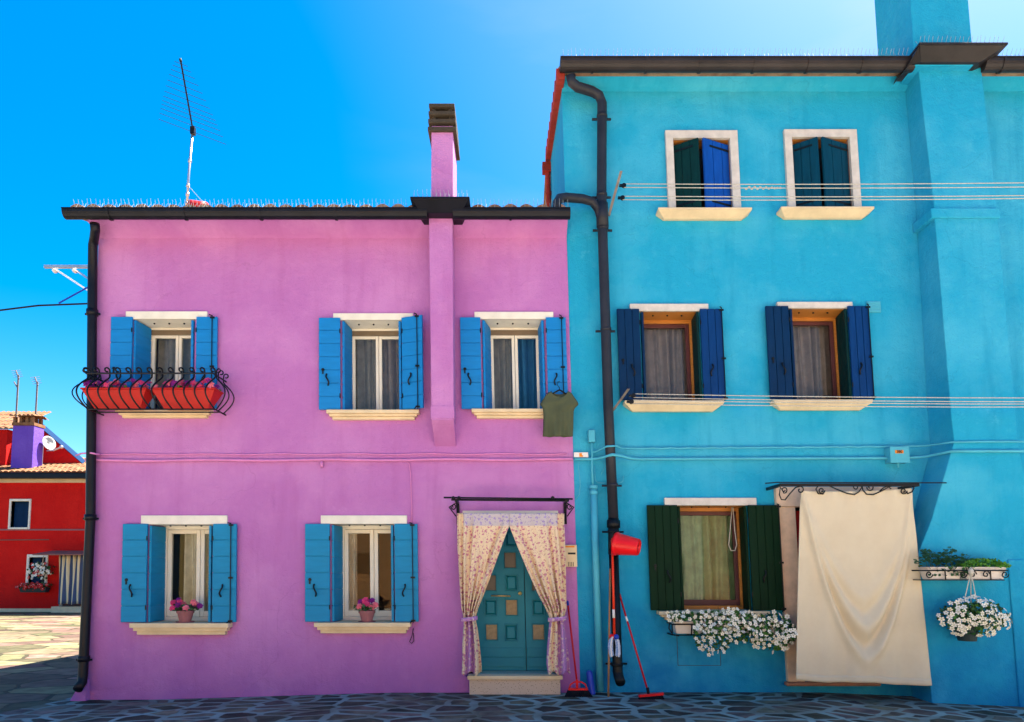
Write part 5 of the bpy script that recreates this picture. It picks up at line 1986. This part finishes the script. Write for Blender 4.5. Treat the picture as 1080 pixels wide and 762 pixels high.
for k, (xa, xb, lab) in enumerate(((975, 1012, 'white planter of leafy dark green herbs on the left of the iron shelf'), (1014, 1058, 'white planter of dense low bright green leaves on the right of the iron shelf'))):
    ua, ub = at(xa, 605, .58)[0], at(xb, 605, .58)[0]
    zt_ = at(1000, 599.5, .62)[1]
    zq = zf + .003
    r = empty('planter', (ua + ub) / 2, -.56, zq, lab, 'planter', 'planters on the iron shelf')
    m_ = MB()
    m_.hexa([(ua + .03, -0.620, zq), (ub - .03, -0.620, zq), (ub - .03, -0.480, zq), (ua + .03, -0.480, zq), (ua, -0.645, zt_), (ub, -0.645, zt_), (ub, -0.450, zt_), (ua, -0.450, zt_)])
    m_.box(ua - .008, ub + .008, -0.652, -0.440, zt_ + .001, zt_ + .015)
    m_.build('trough', 'planter_white', r, bevel=.005)
    m_ = MB()
    if k == 0:
        for j in range(26):
            bx, by = random.uniform(ua + .03, ub - .02), random.uniform(-0.620, -0.480)
            tx = bx + random.gauss(0, .07)
            tz = zt_ + random.uniform(.08, .24)
            m_.tube([(bx, by, zt_), ((bx + tx) / 2, by, zt_ + (tz - zt_) * .6), (tx, by - .03, tz)], .003, 4)
            for q in range(11):
                c_ = Vector((tx, by - .03, tz)) + Vector((random.gauss(0, .035), random.gauss(0, .03), random.gauss(-.01, .022)))
                m_.leaf(c_, .055, 0, Vector((random.gauss(0, .5), -.5, 1)).normalized())
        for q in range(50):
            m_.leaf((random.uniform(ua, ub + .12), -0.660, zt_ + random.uniform(-.10, .03)), .045)
        for q in range(5):   # feathery stem leaning right
            m_.tube([(ub, -0.580, zt_), (ub + .05 + .02 * q, -0.580, zt_ + .1), (ub + .06 + .05 * q, -0.580, zt_ + .2 - .02 * q)], .005, 4, r2=.001)
    else:
        for q in range(900):
            x_ = random.uniform(ua - .03, ub + .05)
            e = 1 - abs((x_ - (ua + ub) / 2) / ((ub - ua) / 2 + .06)) ** 3
            m_.leaf((x_, random.uniform(-0.680, -0.440), zt_ + .01 + random.random() * .11 * e), .032, 1)
    m_.build('foliage', ['leaf_dark', 'leaf_bright'], r)
hb = empty('hanging_basket', at(1026, 672, .68)[0], -.68, at(1026, 676, .68)[1], 'round mass of white flowers in a dark pot hung by cords below the iron shelf', 'hanging basket')
m_ = MB()
c_ = P3(1020, 676, .58)
m_.lathe(c_, [(.0001, 0), (.10, 0), (.13, .17), (.14, .17), (.14, .19), (.0001, .185)], 20)
m_.build('pot', 'dark_pot', hb)
m_ = MB()
hk = P3(1024, 603, .70)
m_.tube([hk, P3(1017, 634, .71)], .0055, 5)
m_.tube([hk, P3(1030, 634, .71)], .0055, 5)
m_.tube([hk, P3(1024, 650, .52)], .0055, 5)
m_.ball(hk, (.03, .035, .045), n=8, m=6)
m_.build('cord', 'rope', hb)
fol, flo = MB(), MB()
ck = P3(1026, 651, .66)
for _ in range(900):
    a, b, q = random.random() * 6.28, random.gauss(0, 1), random.random() ** .4
    v_ = Vector((random.gauss(0, 1), random.gauss(0, 1), random.gauss(0, 1))).normalized() * q
    c_ = ck + Vector((v_.x * .41, v_.y * .25, v_.z * .225))
    fol.leaf(c_, .05, random.choice((0, 1)))
pts_f = []
for _ in range(1400):
    v_ = Vector((random.gauss(0, 1), -abs(random.gauss(0, 1)) - .1, random.gauss(0, 1))).normalized()
    xx, zz_ = v_.x * .44, v_.z * .235 - .05 * abs(v_.x) + .02
    if zz_ > .1 and random.random() < .35:
        continue
    if any((xx - p[0]) ** 2 + (zz_ - p[1]) ** 2 < .0019 for p in pts_f):
        continue
    if sin(xx * 17) + sin(zz_ * 23 + 2) < -.75:
        continue
    pts_f.append((xx, zz_))
    c_ = ck + Vector((xx, v_.y * .22, zz_))
    flo.flower(c_, random.uniform(.030, .040), v_ + Vector((random.gauss(0, .4), -.5, random.gauss(.1, .4))), random.choice((5, 5, 6)), 0, 1)
    if len(pts_f) > 170:
        break
fol.build('foliage', ['leaf', 'leaf_dark'], hb)
flo.build('blossoms', ['petal_white', 'flower_eye'], hb, kind='stuff')

# ---- brooms, mop, stick, bucket
def groundz(px):
    return ground_z(at(px, 733)[0], -.3)


def broom(px_t, py_t, px_b, py_b, hx0, hx1, hy, d0, d1, lab, style):
    r = empty('broom', at(px_b, py_b, d1)[0], -d1, .01, lab, 'broom', 'brooms leaning on the walls')
    top, bot = P3(px_t, py_t, d0), P3(px_b, py_b, d1)
    m_ = MB()
    m_.tube([top, bot], .0125, 8)
    m_.tube([top, top.lerp(bot, .06)], .015, 8, 1)
    if style == 1:
        m_.tube([top.lerp(bot, .24), top.lerp(bot, .29)], .0135, 8, 2)
    m_.build('stick', ['broom_stick', 'blue_plastic' if style == 0 else 'broom_stick', 'label_white'], r, smooth=True)
    u0, u1 = at(hx0, hy, d1)[0], at(hx1, hy, d1)[0]
    zc = bot.z
    m_ = MB()
    n = 26
    if style == 0:
        # fan-shaped head: red bow above, flared bristles below
        m_.tube([(u0 + .03, -d1, zc - .09), (u0 + .05, -d1, zc - .03), (u0 + .10, -d1, zc), (u1 - .10, -d1, zc + .0), (u1 - .05, -d1, zc - .03), (u1 - .03, -d1, zc - .09)], .011, 8)
        m_.box(u0 + .02, u1 - .02, -d1 - .03, -d1 + .03, zc - .11, zc - .075)
        m_.tube([(bot.x, -d1, zc + .03), (bot.x, -d1, zc - .09)], .018, 8)
    else:
        m_.hexa([(u0, -d1 - .035, zc - .045), (u1, -d1 - .035, zc - .02), (u1, -d1 + .035, zc - .02), (u0, -d1 + .035, zc - .045),
                 (u0, -d1 - .035, zc - .015), (u1, -d1 - .035, zc + .012), (u1, -d1 + .035, zc + .012), (u0, -d1 + .035, zc - .015)])
        m_.tube([(bot.x, -d1, zc - .02), (bot.x - .01, -d1, zc + .07)], .02, 8, 1)
    m_.build('head', ['red_plastic', 'bristle'], r, bevel=.004)
    m_ = MB()
    zt_ = zc - (.10 if style == 0 else .03)
    for i in range(60):
        for j in range(4):
            f_ = i / 59
            y_ = -d1 - .028 + .056 * j / 3
            uu = (u0 + .02) + (u1 - u0 - .04) * f_
            fl = (f_ - .5) * (.09 if style == 0 else .05) + random.gauss(0, .006)
            zt2 = zt_ + ((f_ - .5) * .03 if style else 0)
            m_.tube([(uu, y_, zt2), (uu + fl, y_ - .015 + random.gauss(0, .008), .042 + abs(random.gauss(0, .012)))], .0045, 4)
    m_.build('bristles', 'bristle', r)
    return r


# broom heads rest on the street: the head is at ground height + bristle length
broom(598.5, 634, 608.5, 719.5, 597.5, 621.5, 722, .05, .26, 'red broom with a flared black head leaning on the pink wall by the letter box', 0)
broom(653, 626, 684, 731.5, 673.5, 699.5, 733, .10, .42, 'red broom with a wide black head leaning on the blue wall by the rain pipe', 1)

mp_ = empty('mop', at(648, 690, .26)[0], -.26, at(648, 692, .26)[1], 'orange-red handled mop hung upside down with blue and white strands by the rain pipe', 'mop')
m_ = MB()
m_.tube([P3(645.5, 568, .24), P3(648, 672, .26)], .016, 8)
m_.tube([P3(647, 643, .262), P3(647.3, 652, .262)], .0175, 8, 1)
m_.build('stick', ['orange_red', 'label_white'], mp_, smooth=True)
m_ = MB()
c_ = P3(646.5, 671.5, .27)
m_.ball(c_, (.05, .04, .035), 0, 12, 8)
m_.ball(P3(650, 672, .30), (.034, .03, .035), 1, 12, 8)
m_.build('socket', ['red_plastic', 'blue_plastic'], mp_, smooth=True)
m_ = MB()
for i in range(46):
    a = random.random() * 6.28
    g_ = 1 if i % 2 else -1
    bx = c_.x + g_ * .028 + .022 * cos(a) + .01
    by = c_.y - .01 + .03 * sin(a)
    z1_ = c_.z + .0
    z0_ = c_.z - .24 + random.uniform(-.015, .02)
    m_.tube([(bx * .4 + c_.x * .6, by, z1_), (bx + g_ * .012, by, z1_ - .05), (bx + g_ * .018 + random.gauss(0, .004), by, (z0_ + z1_) / 2), (bx + g_ * .014 + random.gauss(0, .005), by - .004, z0_)], .0075, 5, i % 3 == 0 and 1 or 0)
m_.build('strands', ['mop_blue', 'label_white'], mp_)
wsk = MB()
pb = P3(641.5, 735, .30)
wsk.tube([P3(643.5, 600, .16), Vector((pb.x, -.30, .040))], .013, 8)
wsk.build('wooden_stick', 'wood_stick', None, smooth=True, label='plain wooden stick standing left of the mop against the blue wall', cat='stick')

bk_ = empty('bucket', at(662, 587, .3)[0], -.3, at(662, 588, .3)[1], 'red plastic bucket hung sideways on the rain pipe', 'bucket')
axis_a, axis_b = P3(648.5, 573.5, .30), P3(673.5, 577.5, .42)
ax = (axis_b - axis_a)
L_ = ax.length
m_ = MB()
M3 = Vector((0, 0, 1)).rotation_difference(ax.normalized()).to_matrix()


def bring(r, h, e=.88):
    vs_ = []
    for k in range(32):
        t = 2 * pi * k / 32
        # slightly oval pail with softened corners
        cx_, cy_ = cos(t), sin(t)
        vs_.append(axis_a + M3 @ Vector((r * cx_ * e, r * cy_, h)))
    return vs_


rr = [(.150, 0), (.168, .002), (.168, .03), (.160, .035), (.152, .06), (.118, L_ - .01), (.108, L_ + .006), (.092, L_ + .006), (.088, L_ - .008), (.0005, L_ - .008)]
vs_ = [v for (r, h) in rr for v in bring(r, h)]
fs_ = [(i * 32 + k, i * 32 + (k + 1) % 32, (i + 1) * 32 + (k + 1) % 32, (i + 1) * 32 + k) for i in range(len(rr) - 1) for k in range(32)]
m_.add(vs_, fs_)
m_.build('pail', 'red_plastic', bk_, smooth=True, solid=.003)
m_ = MB()
hp = bring(.176, .012)
m_.tube([hp[k] - ax.normalized() * .03 for k in range(4, 29)], .006, 6)
m_.build('handle', 'iron', bk_, smooth=True)

bt_ = MB()
bt_.tube([P3(621.5, 709, .08), P3(624.8, 733, .14)], .042, 16)
bt_.tube([P3(621.3, 707.5, .08), P3(621.6, 709.5, .08)], .030, 16)
bt_.build('plastic_tube', 'blue_plastic', None, smooth=False, bevel=.006, label='short dark blue plastic tube leaning at the corner between the two houses', cat='tube')

# ================================================================== RED HOUSE AND WHAT IS BEHIND, across the square
RY = 17.6


def Q(px, py, y=RY):
    """point on the vertical plane y"""
    u, z = at(px, py, -y, lean=False)
    return u, z


red = bpy.data.objects.new('red_house', None)
C.objects.link(red)
rx0, rx1 = Q(-90, 600)[0], Q(190, 600)[0]
red.location = ((rx0 + rx1) / 2, RY + 3, 0)
WPOS[red] = Vector(red.location)
tag(red, 'bright red two storey house with tiled roof across the square at the left', 'house')
rzt = Q(40, 500)[1]
holes = []
for (a, b, c, d) in ((11, 31.5, 529, 556.5), (30, 49, 588, 615.5), (62, 96, 585, 641)):
    u0, z0 = Q(a, d)
    u1, z1 = Q(b, c)
    holes.append((u0, u1, z0, z1, u0, u1, .25))
w = MB(lean=False)
facade(w, rx0, rx1, -.05, rzt, holes, y=RY)
w.add([(rx0, RY, -.05), (rx0, RY, rzt), (rx0, RY + 7, rzt), (rx0, RY + 7, -.05)], [(0, 1, 2, 3)])
w.add([(rx1, RY, -.05), (rx1, RY + 7, -.05), (rx1, RY + 7, rzt), (rx1, RY, rzt)], [(0, 1, 2, 3)])
w.add([(rx0, RY + 7, -.05), (rx0, RY + 7, rzt), (rx1, RY + 7, rzt), (rx1, RY + 7, -.05)], [(0, 1, 2, 3)])
zc_ = Q(40, 559)[1]
w.box(rx0, rx1, RY - .04, RY - .001, zc_ - .03, zc_ + .03, 2)
w.box(rx0, rx1, RY - .10, RY - .001, Q(40, 509.5)[1], Q(40, 505)[1], 3)
z_ = Q(40, 645)[1]
w.box(rx0, Q(62, 640)[0], RY - .03, RY - .001, -.05, .12, 3)
w.build('wall', ['red_plaster', 'white_stone', 'pot_clay', 'sill_stone'], red)
# gutter
g_ = MB(lean=False)
g_.box(rx0, rx1, RY - .42, RY - .20, Q(40, 505, RY - .3)[1], Q(40, 499.5, RY - .3)[1])
g_.box(rx0, rx1, RY - .199, RY + .0, Q(40, 505, RY)[1] + .003, Q(40, 504, RY)[1] + .09)
g_.build('gutter', 'gutter_metal', red, bevel=.02)
# roof
rf = MB(lean=False)
ez_ = Q(40, 498.5, RY - .35)[1]
n0 = 40
rise_ = .30
tiled(rf, rx0, rx1, RY - .4, RY + 3.5, lambda y: ez_ + (y - RY + .4) * rise_, step=.22)
rf.add([(rx0, RY + 3.5, ez_ + 3.9 * rise_), (rx1, RY + 3.5, ez_ + 3.9 * rise_), (rx1, RY + 7.2, ez_), (rx0, RY + 7.2, ez_)], [(0, 1, 2, 3)])
rf.build('roof', 'ochre_tile', red)
for i, (a, b, c, d) in enumerate(((9, 33.5, 526.5, 558.5), (27.5, 51.5, 585, 617.5))):
    u0, z0 = Q(a, d)
    u1, z1 = Q(b, c)
    h = holes[i]
    m_ = MB(lean=False)
    m_.box(u0, h[0], RY - .05, RY + .2, z0, z1)
    m_.box(h[1], u1, RY - .05, RY + .2, z0, z1)
    m_.box(h[0] + .001, h[1] - .001, RY - .05, RY + .2, h[3], z1)
    m_.box(h[0] + .001, h[1] - .001, RY - .08, RY + .2, z0, h[2])
    f_ = m_.build('window', 'white_stone', red, bevel=.01)
    m_ = MB(lean=False)
    m_.box(h[0], h[1], RY + .201, RY + .24, h[2], h[3])
    m_.build('inner_board', 'navy_paint' if i == 0 else 'black_ink', f_)
    m_ = MB(lean=False)
    p0, p1 = (h[0] + .02, RY + .15), ((h[0] + h[1]) / 2, RY + .19)
    m_.obox(p0, p1, 0, 1, h[2], h[3], -.015, .015)
    m_.build('shutter', 'navy_paint', f_)
    if i == 0:
        m_ = MB(lean=False)
        m_.obox((p1[0] + .01, p1[1]), (h[1] - .02, RY + .15), 0, 1, h[2], h[3], -.015, .015)
        m_.build('shutter', 'navy_paint', f_)
h = holes[2]
m_ = MB(lean=False)
m_.box(h[0], h[1], RY + .2, RY + .25, h[2], h[3])
m_.build('door', 'brown_wood', red)
m_ = MB(lean=False)
m_.box(Q(62, 640)[0], Q(100, 640)[0], RY - .45, RY - .001, -.05, Q(70, 640, RY - .4)[1])
m_.build('doorstep', 'sill_stone', red, bevel=.01)
# sloping parapet gable behind, small raised block with its own roof
m_ = MB(lean=False)
gy = RY + 1.7
pa, pb, pc, pd_ = Q(30, 440, gy), Q(96, 497, gy), Q(96, 520, gy), Q(30, 520, gy)
vs_ = []
for yy in (gy, gy + .5):
    vs_ += [(pa[0], yy, pa[1]), (pb[0], yy, pb[1]), (pc[0], yy, pc[1]), (pd_[0], yy, pd_[1])]
m_.add(vs_, [(0, 3, 2, 1), (4, 5, 6, 7), (0, 1, 5, 4), (3, 0, 4, 7), (2, 3, 7, 6), (1, 2, 6, 5)])
gbl = m_.build('gable', 'red_plaster', red)
m_ = MB(lean=False)
m_.hexa([(pa[0], gy - .06, pa[1] + .001), (pb[0], gy - .06, pb[1] + .001), (pb[0], gy + .56, pb[1] + .001), (pa[0], gy + .56, pa[1] + .001),
         (pa[0], gy - .06, pa[1] + .03), (pb[0], gy - .06, pb[1] + .03), (pb[0], gy + .56, pb[1] + .03), (pa[0], gy + .56, pa[1] + .03)])
m_.build('coping', 'navy_paint', gbl)
m_ = MB(lean=False)
by_ = RY + 1.0
u0, z0 = Q(-60, 497, by_)
u1, z1 = Q(8, 453, by_)
m_.box(u0, u1, by_, by_ + 2.5, z0 - .2, z1)
u2_, _ = Q(13, 455, by_ + .8)
m_.box(u1 + .001, u2_, by_ + .8, by_ + 2.5, z0 - .2, z1 - .05)
m_.build('dormer_wall', 'red_plaster', red)
m_ = MB(lean=False)
tiled(m_, u0, Q(18, 450, by_)[0], by_ - .15, by_ + 2.0, lambda y: z1 - .02 + (y - by_ + .15) * .55, step=.22)
m_.build('dormer_roof', 'ochre_tile', red)
# violet chimney with tiled cap
m_ = MB(lean=False)
cy_ = RY + .35
u0, z0 = Q(10.5, 500, cy_)
u1, z1 = Q(36, 449, cy_)
m_.box(u0, u1, cy_, cy_ + .6, z0 - .3, z1)
vc = m_.build('chimney', 'violet_plaster', red, bevel=.02)
m_ = MB(lean=False)
zc0 = z1
m_.box(u0 - .02, u1 + .02, cy_ - .03, cy_ + .63, zc0 + .001, zc0 + .12)
for f_ in (0, .33, .66, .92):
    x_ = u0 + (u1 - u0 - .10) * f_
    m_.box(x_, x_ + .10, cy_, cy_ + .12, zc0 + .121, zc0 + .36)
    m_.box(x_, x_ + .10, cy_ + .47, cy_ + .59, zc0 + .121, zc0 + .36)
tiled(m_, u0 - .08, u1 + .08, cy_ - .12, cy_ + .30, lambda y: zc0 + .36 + (y - cy_ + .12) * .22, step=.17)
tiled(m_, u0 - .08, u1 + .08, cy_ + .30, cy_ + .72, lambda y: zc0 + .46 - (y - cy_ - .30) * .22, step=.17)
m_.build('chimney_cap', 'ochre_tile', vc)

for i, (x, y0_, y1_, lab) in enumerate(((17, 391, 440, 'thin tall aerial left of the pair above the violet chimney'), (37.5, 398, 440, 'thin shorter aerial right of the pair above the violet chimney'))):
    yy = RY + 1.2
    r = bpy.data.objects.new('aerial', None)
    C.objects.link(r)
    u, z = Q(x, y1_, yy)
    r.location = (u, yy, z)
    WPOS[r] = Vector(r.location)
    tag(r, lab, 'aerial', 'distant aerials')
    m_ = MB(lean=False)
    m_.tube([(u, yy, z), (u, yy, Q(x, y0_ + 5, yy)[1])], .035, 6)
    m_.build('mast', 'wood_grey', r)
    m_ = MB(lean=False)
    zt_ = Q(x, y0_, yy)[1]
    m_.tube([(u - .12, yy, zt_), (u + .03, yy, zt_ - .35)], .03, 6)
    for k in range(4):
        s = k / 4
        c_ = Vector((u - .12 + .15 * s, yy, zt_ - .35 * s))
        m_.tube([c_ - Vector((.12, .1, .05)), c_ + Vector((.12, .1, .05))], .01, 4)
    if i == 0:
        m_.tube([(u - .17, yy, zt_ - .48), (u, yy, zt_ - .75)], .03, 6)
    m_.build('boom', 'wood_grey', r)

ds = bpy.data.objects.new('satellite_dish', None)
C.objects.link(ds)
dy = RY + 1.0
u, z = Q(50, 468, dy)
ds.location = (u, dy, z)
WPOS[ds] = Vector(ds.location)
tag(ds, 'white satellite dish behind the violet chimney on the red house roof', 'satellite dish')
m_ = MB(lean=False)
m_.lathe((u, dy, z), [(.0001, .0), (.12, .015), (.22, .05), (.29, .10)], 24, axis=(.93, -.3, .2))
m_.build('dish', 'dish_white', ds, smooth=True, solid=.02)
m_ = MB(lean=False)
m_.tube([(u, dy, z - .3), (u + .4, dy - .2, z - .32), (u + .75, dy - .3, z - .22)], .03, 6)
m_.ball((u + .78, dy - .3, z - .2), .07)
m_.tube([(u - .2, dy, z + .1), (u - .2, dy, z - .9)], .04, 6)
m_.build('arm', 'zinc', ds)

# awning, striped curtain, flower boxes of the red house
aw = MB(lean=False)
a_ = Q(34, 585.5, RY - .9)
b_ = Q(130, 585.5, RY - .9)
c_ = Q(60, 580, RY)
d_ = Q(130, 580, RY)
zf_ = Q(60, 584.5, RY - .9)[1]
aw.hexa([(a_[0], RY - .9, zf_ - .05), (b_[0], RY - .9, zf_ - .05), (d_[0], RY - .001, zf_ + .10), (a_[0] + .1, RY - .001, zf_ + .10),
         (a_[0], RY - .9, zf_ + .0), (b_[0], RY - .9, zf_ + .0), (d_[0], RY - .001, zf_ + .15), (a_[0] + .1, RY - .001, zf_ + .15)])
aw.build('awning', 'awning_brown', None, bevel=.01, label='flat brownish awning over the striped door curtain of the red house', cat='awning')
sc_ = MB(lean=False)
sc_.grid(lambda a, b: (Q(61.5 + (98 - 61.5) * a + 1.5 * b, 600, RY - .5)[0], RY - .5 + .05 * sin(a * 40) + .04 * sin(a * 17 + b * 3), Q(70, 586 + 51.5 * b + .6 * sin(a * 20) * b, RY - .5)[1]), 90, 12)
sc_.build('striped_curtain', 'striped_cloth', None, smooth=True, solid=.005, label='blue and cream striped curtain over the door of the red house', cat='curtain')


def far_plant(px0, px1, py0, py1, y, nm, lab, cat, cols, n, box=None):
    r = bpy.data.objects.new(nm, None)
    C.objects.link(r)
    u0, z0 = Q(px0, py1, y)
    u1, z1 = Q(px1, py0, y)
    r.location = ((u0 + u1) / 2, y, z0)
    WPOS[r] = Vector(r.location)
    tag(r, lab, cat)
    if box:
        m_ = MB(lean=False)
        q0, w0 = Q(box[0], box[3], y)
        q1, w1 = Q(box[1], box[2], y)
        m_.hexa([(q0 + .05, y - .1, w0), (q1 - .05, y - .1, w0), (q1 - .05, y + .1, w0), (q0 + .05, y + .1, w0), (q0, y - .13, w1), (q1, y - .13, w1), (q1, y + .13, w1), (q0, y + .13, w1)])
        m_.build('planter', 'dark_pot', r)
    f1, f2 = MB(lean=False), MB(lean=False)
    for _ in range(n):
        v = Vector((random.gauss(0, .45), random.gauss(0, .3), random.gauss(0, .45)))
        c_ = Vector(((u0 + u1) / 2 + max(-1, min(1, v.x)) * (u1 - u0) / 2, y + v.y * .25, (z0 + z1) / 2 + max(-1, min(1, v.z)) * (z1 - z0) / 2))
        f1.leaf(c_, .12)
        if random.random() < .45:
            f2.flower(c_ + Vector((0, -.1, 0)), .07, (random.gauss(0, .4), -1, .3), 5, random.choice(cols), 0)
    f1.build('foliage', 'leaf_dark', r)
    f2.build('blossoms', ['petal_white', 'planter_red', 'petal_pink'], r)
    return r


far_plant(18, 53, 615, 622, RY - .22, 'window_box', 'dark window box of red flowers below the lower window of the red house', 'window box', (1, 1), 170, (22, 51, 620, 625))
hp_ = far_plant(32, 55, 593, 610, RY - .35, 'hanging_basket', 'hanging basket of white and red flowers in front of the red house window', 'hanging basket', (0, 0, 0, 1), 150)
m_ = MB(lean=False)
p = Q(44, 600, RY - .35)
m_.tube([(p[0], RY - .35, p[1]), (p[0] + .05, RY - .35, Q(44, 586, RY - .35)[1])], .012, 5)
m_.build('cord', 'rope', hp_)
cb_ = MB(lean=False)
cb_.tube([(Q(-20, 570, RY)[0], RY - .02, Q(0, 570, RY)[1]), (Q(52, 570, RY)[0], RY - .02, Q(52, 569.5, RY)[1])], .02, 6)
cb_.build('wall_cable', 'awning_brown', None, label='dark red cable along the red house wall between its storeys', cat='cable')

# ================================================================== row of houses across the street, behind the camera, added for warm bounce and reflections
for i, (x0_, x1_, h_, pm__) in enumerate(((-16, -7.5, 6.2, 'opp_yellow'), (-7.45, 0.5, 6.8, 'opp_orange'), (0.55, 8, 5.9, 'opp_cream'), (8.05, 16, 6.6, 'opp_orange'))):
    oy = -19.0
    mm_ = MB(lean=False)
    hs_ = []
    for k in range(3):
        xc_ = x0_ + (x1_ - x0_) * (k + .5) / 3
        hs_ += [(xc_ - .5, xc_ + .5, 1.0, 2.3, xc_ - .5, xc_ + .5, -.25), (xc_ - .5, xc_ + .5, 3.9, 5.2, xc_ - .5, xc_ + .5, -.25)]
    facade(mm_, x0_, x1_, -.1, h_, hs_, y=oy)
    mm_.box(x0_, x1_, oy - 7, oy - .3, -.1, h_)
    o_ = bpy.data.objects.new('opposite_fill_house', None)
    C.objects.link(o_)
    o_.location = ((x0_ + x1_) / 2, oy - 3.5, 0)
    WPOS[o_] = Vector(o_.location)
    tag(o_, ('unseen yellow house added at the left end of the row across the street', 'unseen orange house added left of the middle of the row across the street', 'unseen cream house added right of the middle of the row across the street', 'unseen orange house added at the right end of the row across the street')[i], 'house')
    mm_.build('wall', [pm__, 'white_stone'], o_)
    mm_ = MB(lean=False)
    mm_.hexa([(x0_ - .1, oy + .4, h_ + .002), (x1_ + .1, oy + .4, h_ + .002), (x1_ + .1, oy - 3.6, h_ + 1.3), (x0_ - .1, oy - 3.6, h_ + 1.3),
              (x0_ - .1, oy + .4, h_ + .15), (x1_ + .1, oy + .4, h_ + .15), (x1_ + .1, oy - 3.6, h_ + 1.45), (x0_ - .1, oy - 3.6, h_ + 1.45)])
    mm_.build('roof', 'terracotta_tile', o_)
# ================================================================== LIGHT
SD = Vector((.42, .34, 1.0)).normalized()
sun_d = bpy.data.lights.new('sun', 'SUN')
sun_d.energy = 5.0
sun_d.angle = R(.53)
sun_d.color = (1.0, .95, .86)
sun = bpy.data.objects.new('sun', sun_d)
C.objects.link(sun)
sun.rotation_euler = SD.to_track_quat('Z', 'Y').to_euler()
sun.location = (10, 10, 30)
wd = bpy.data.worlds.new('World')
bpy.context.scene.world = wd
wd.use_nodes = True
n, l = wd.node_tree.nodes, wd.node_tree.links
sky = n.new('ShaderNodeTexSky')
sky.sky_type = 'NISHITA'
sky.sun_disc = False
sky.sun_elevation = math.asin(SD.z)
sky.sun_rotation = math.atan2(SD.x, SD.y)
sky.air_density = 1.0
sky.dust_density = 1.0
sky.ozone_density = 2.5
hsv = n.new('ShaderNodeHueSaturation')
hsv.inputs['Saturation'].default_value = 1.62
hsv.inputs['Hue'].default_value = 0.495
bg = n['Background']
bg.inputs[1].default_value = .065
l.new(sky.outputs[0], hsv.inputs['Color'])
# thin high haze drifting in the upper right of the sky
tcw = n.new('ShaderNodeTexCoord')
mpw = n.new('ShaderNodeMapping')
mpw.inputs['Rotation'].default_value = (0, R(28), 0)
mpw.inputs['Scale'].default_value = (.8, 1.0, 3.2)
l.new(tcw.outputs['Generated'], mpw.inputs[0])
nw = n.new('ShaderNodeTexNoise')
nw.inputs['Scale'].default_value = 2.2
nw.inputs['Detail'].default_value = 7
l.new(mpw.outputs[0], nw.inputs[0])
mrw = n.new('ShaderNodeMapRange')
mrw.inputs[1].default_value, mrw.inputs[2].default_value = .45, .8
mrw.inputs[3].default_value, mrw.inputs[4].default_value = .1, .75
l.new(nw.outputs['Fac'], mrw.inputs[0])
mxw = n.new('ShaderNodeMix')
mxw.data_type = 'RGBA'
spw = n.new('ShaderNodeSeparateXYZ')
l.new(tcw.outputs['Generated'], spw.inputs[0])
xrw = n.new('ShaderNodeMapRange')
xrw.inputs[1].default_value, xrw.inputs[2].default_value = -.22, .40
l.new(spw.outputs['X'], xrw.inputs[0])
mlw = n.new('ShaderNodeMath')
mlw.operation = 'MULTIPLY'
l.new(mrw.outputs[0], mlw.inputs[0])
l.new(xrw.outputs[0], mlw.inputs[1])
l.new(mlw.outputs[0], mxw.inputs[0])
l.new(hsv.outputs[0], mxw.inputs[6])
mxw.inputs[7].default_value = (3.0, 3.4, 3.8, 1)
l.new(mxw.outputs[2], bg.inputs[0])

sc = bpy.context.scene
sc.view_settings.view_transform = 'Standard'
sc.view_settings.look = 'None'
sc.view_settings.gamma = 1
sc.view_settings.exposure = 2.15
sc.cycles.use_denoising = True
sc.cycles.max_bounces = 8
sc.cycles.sample_clamp_indirect = 6
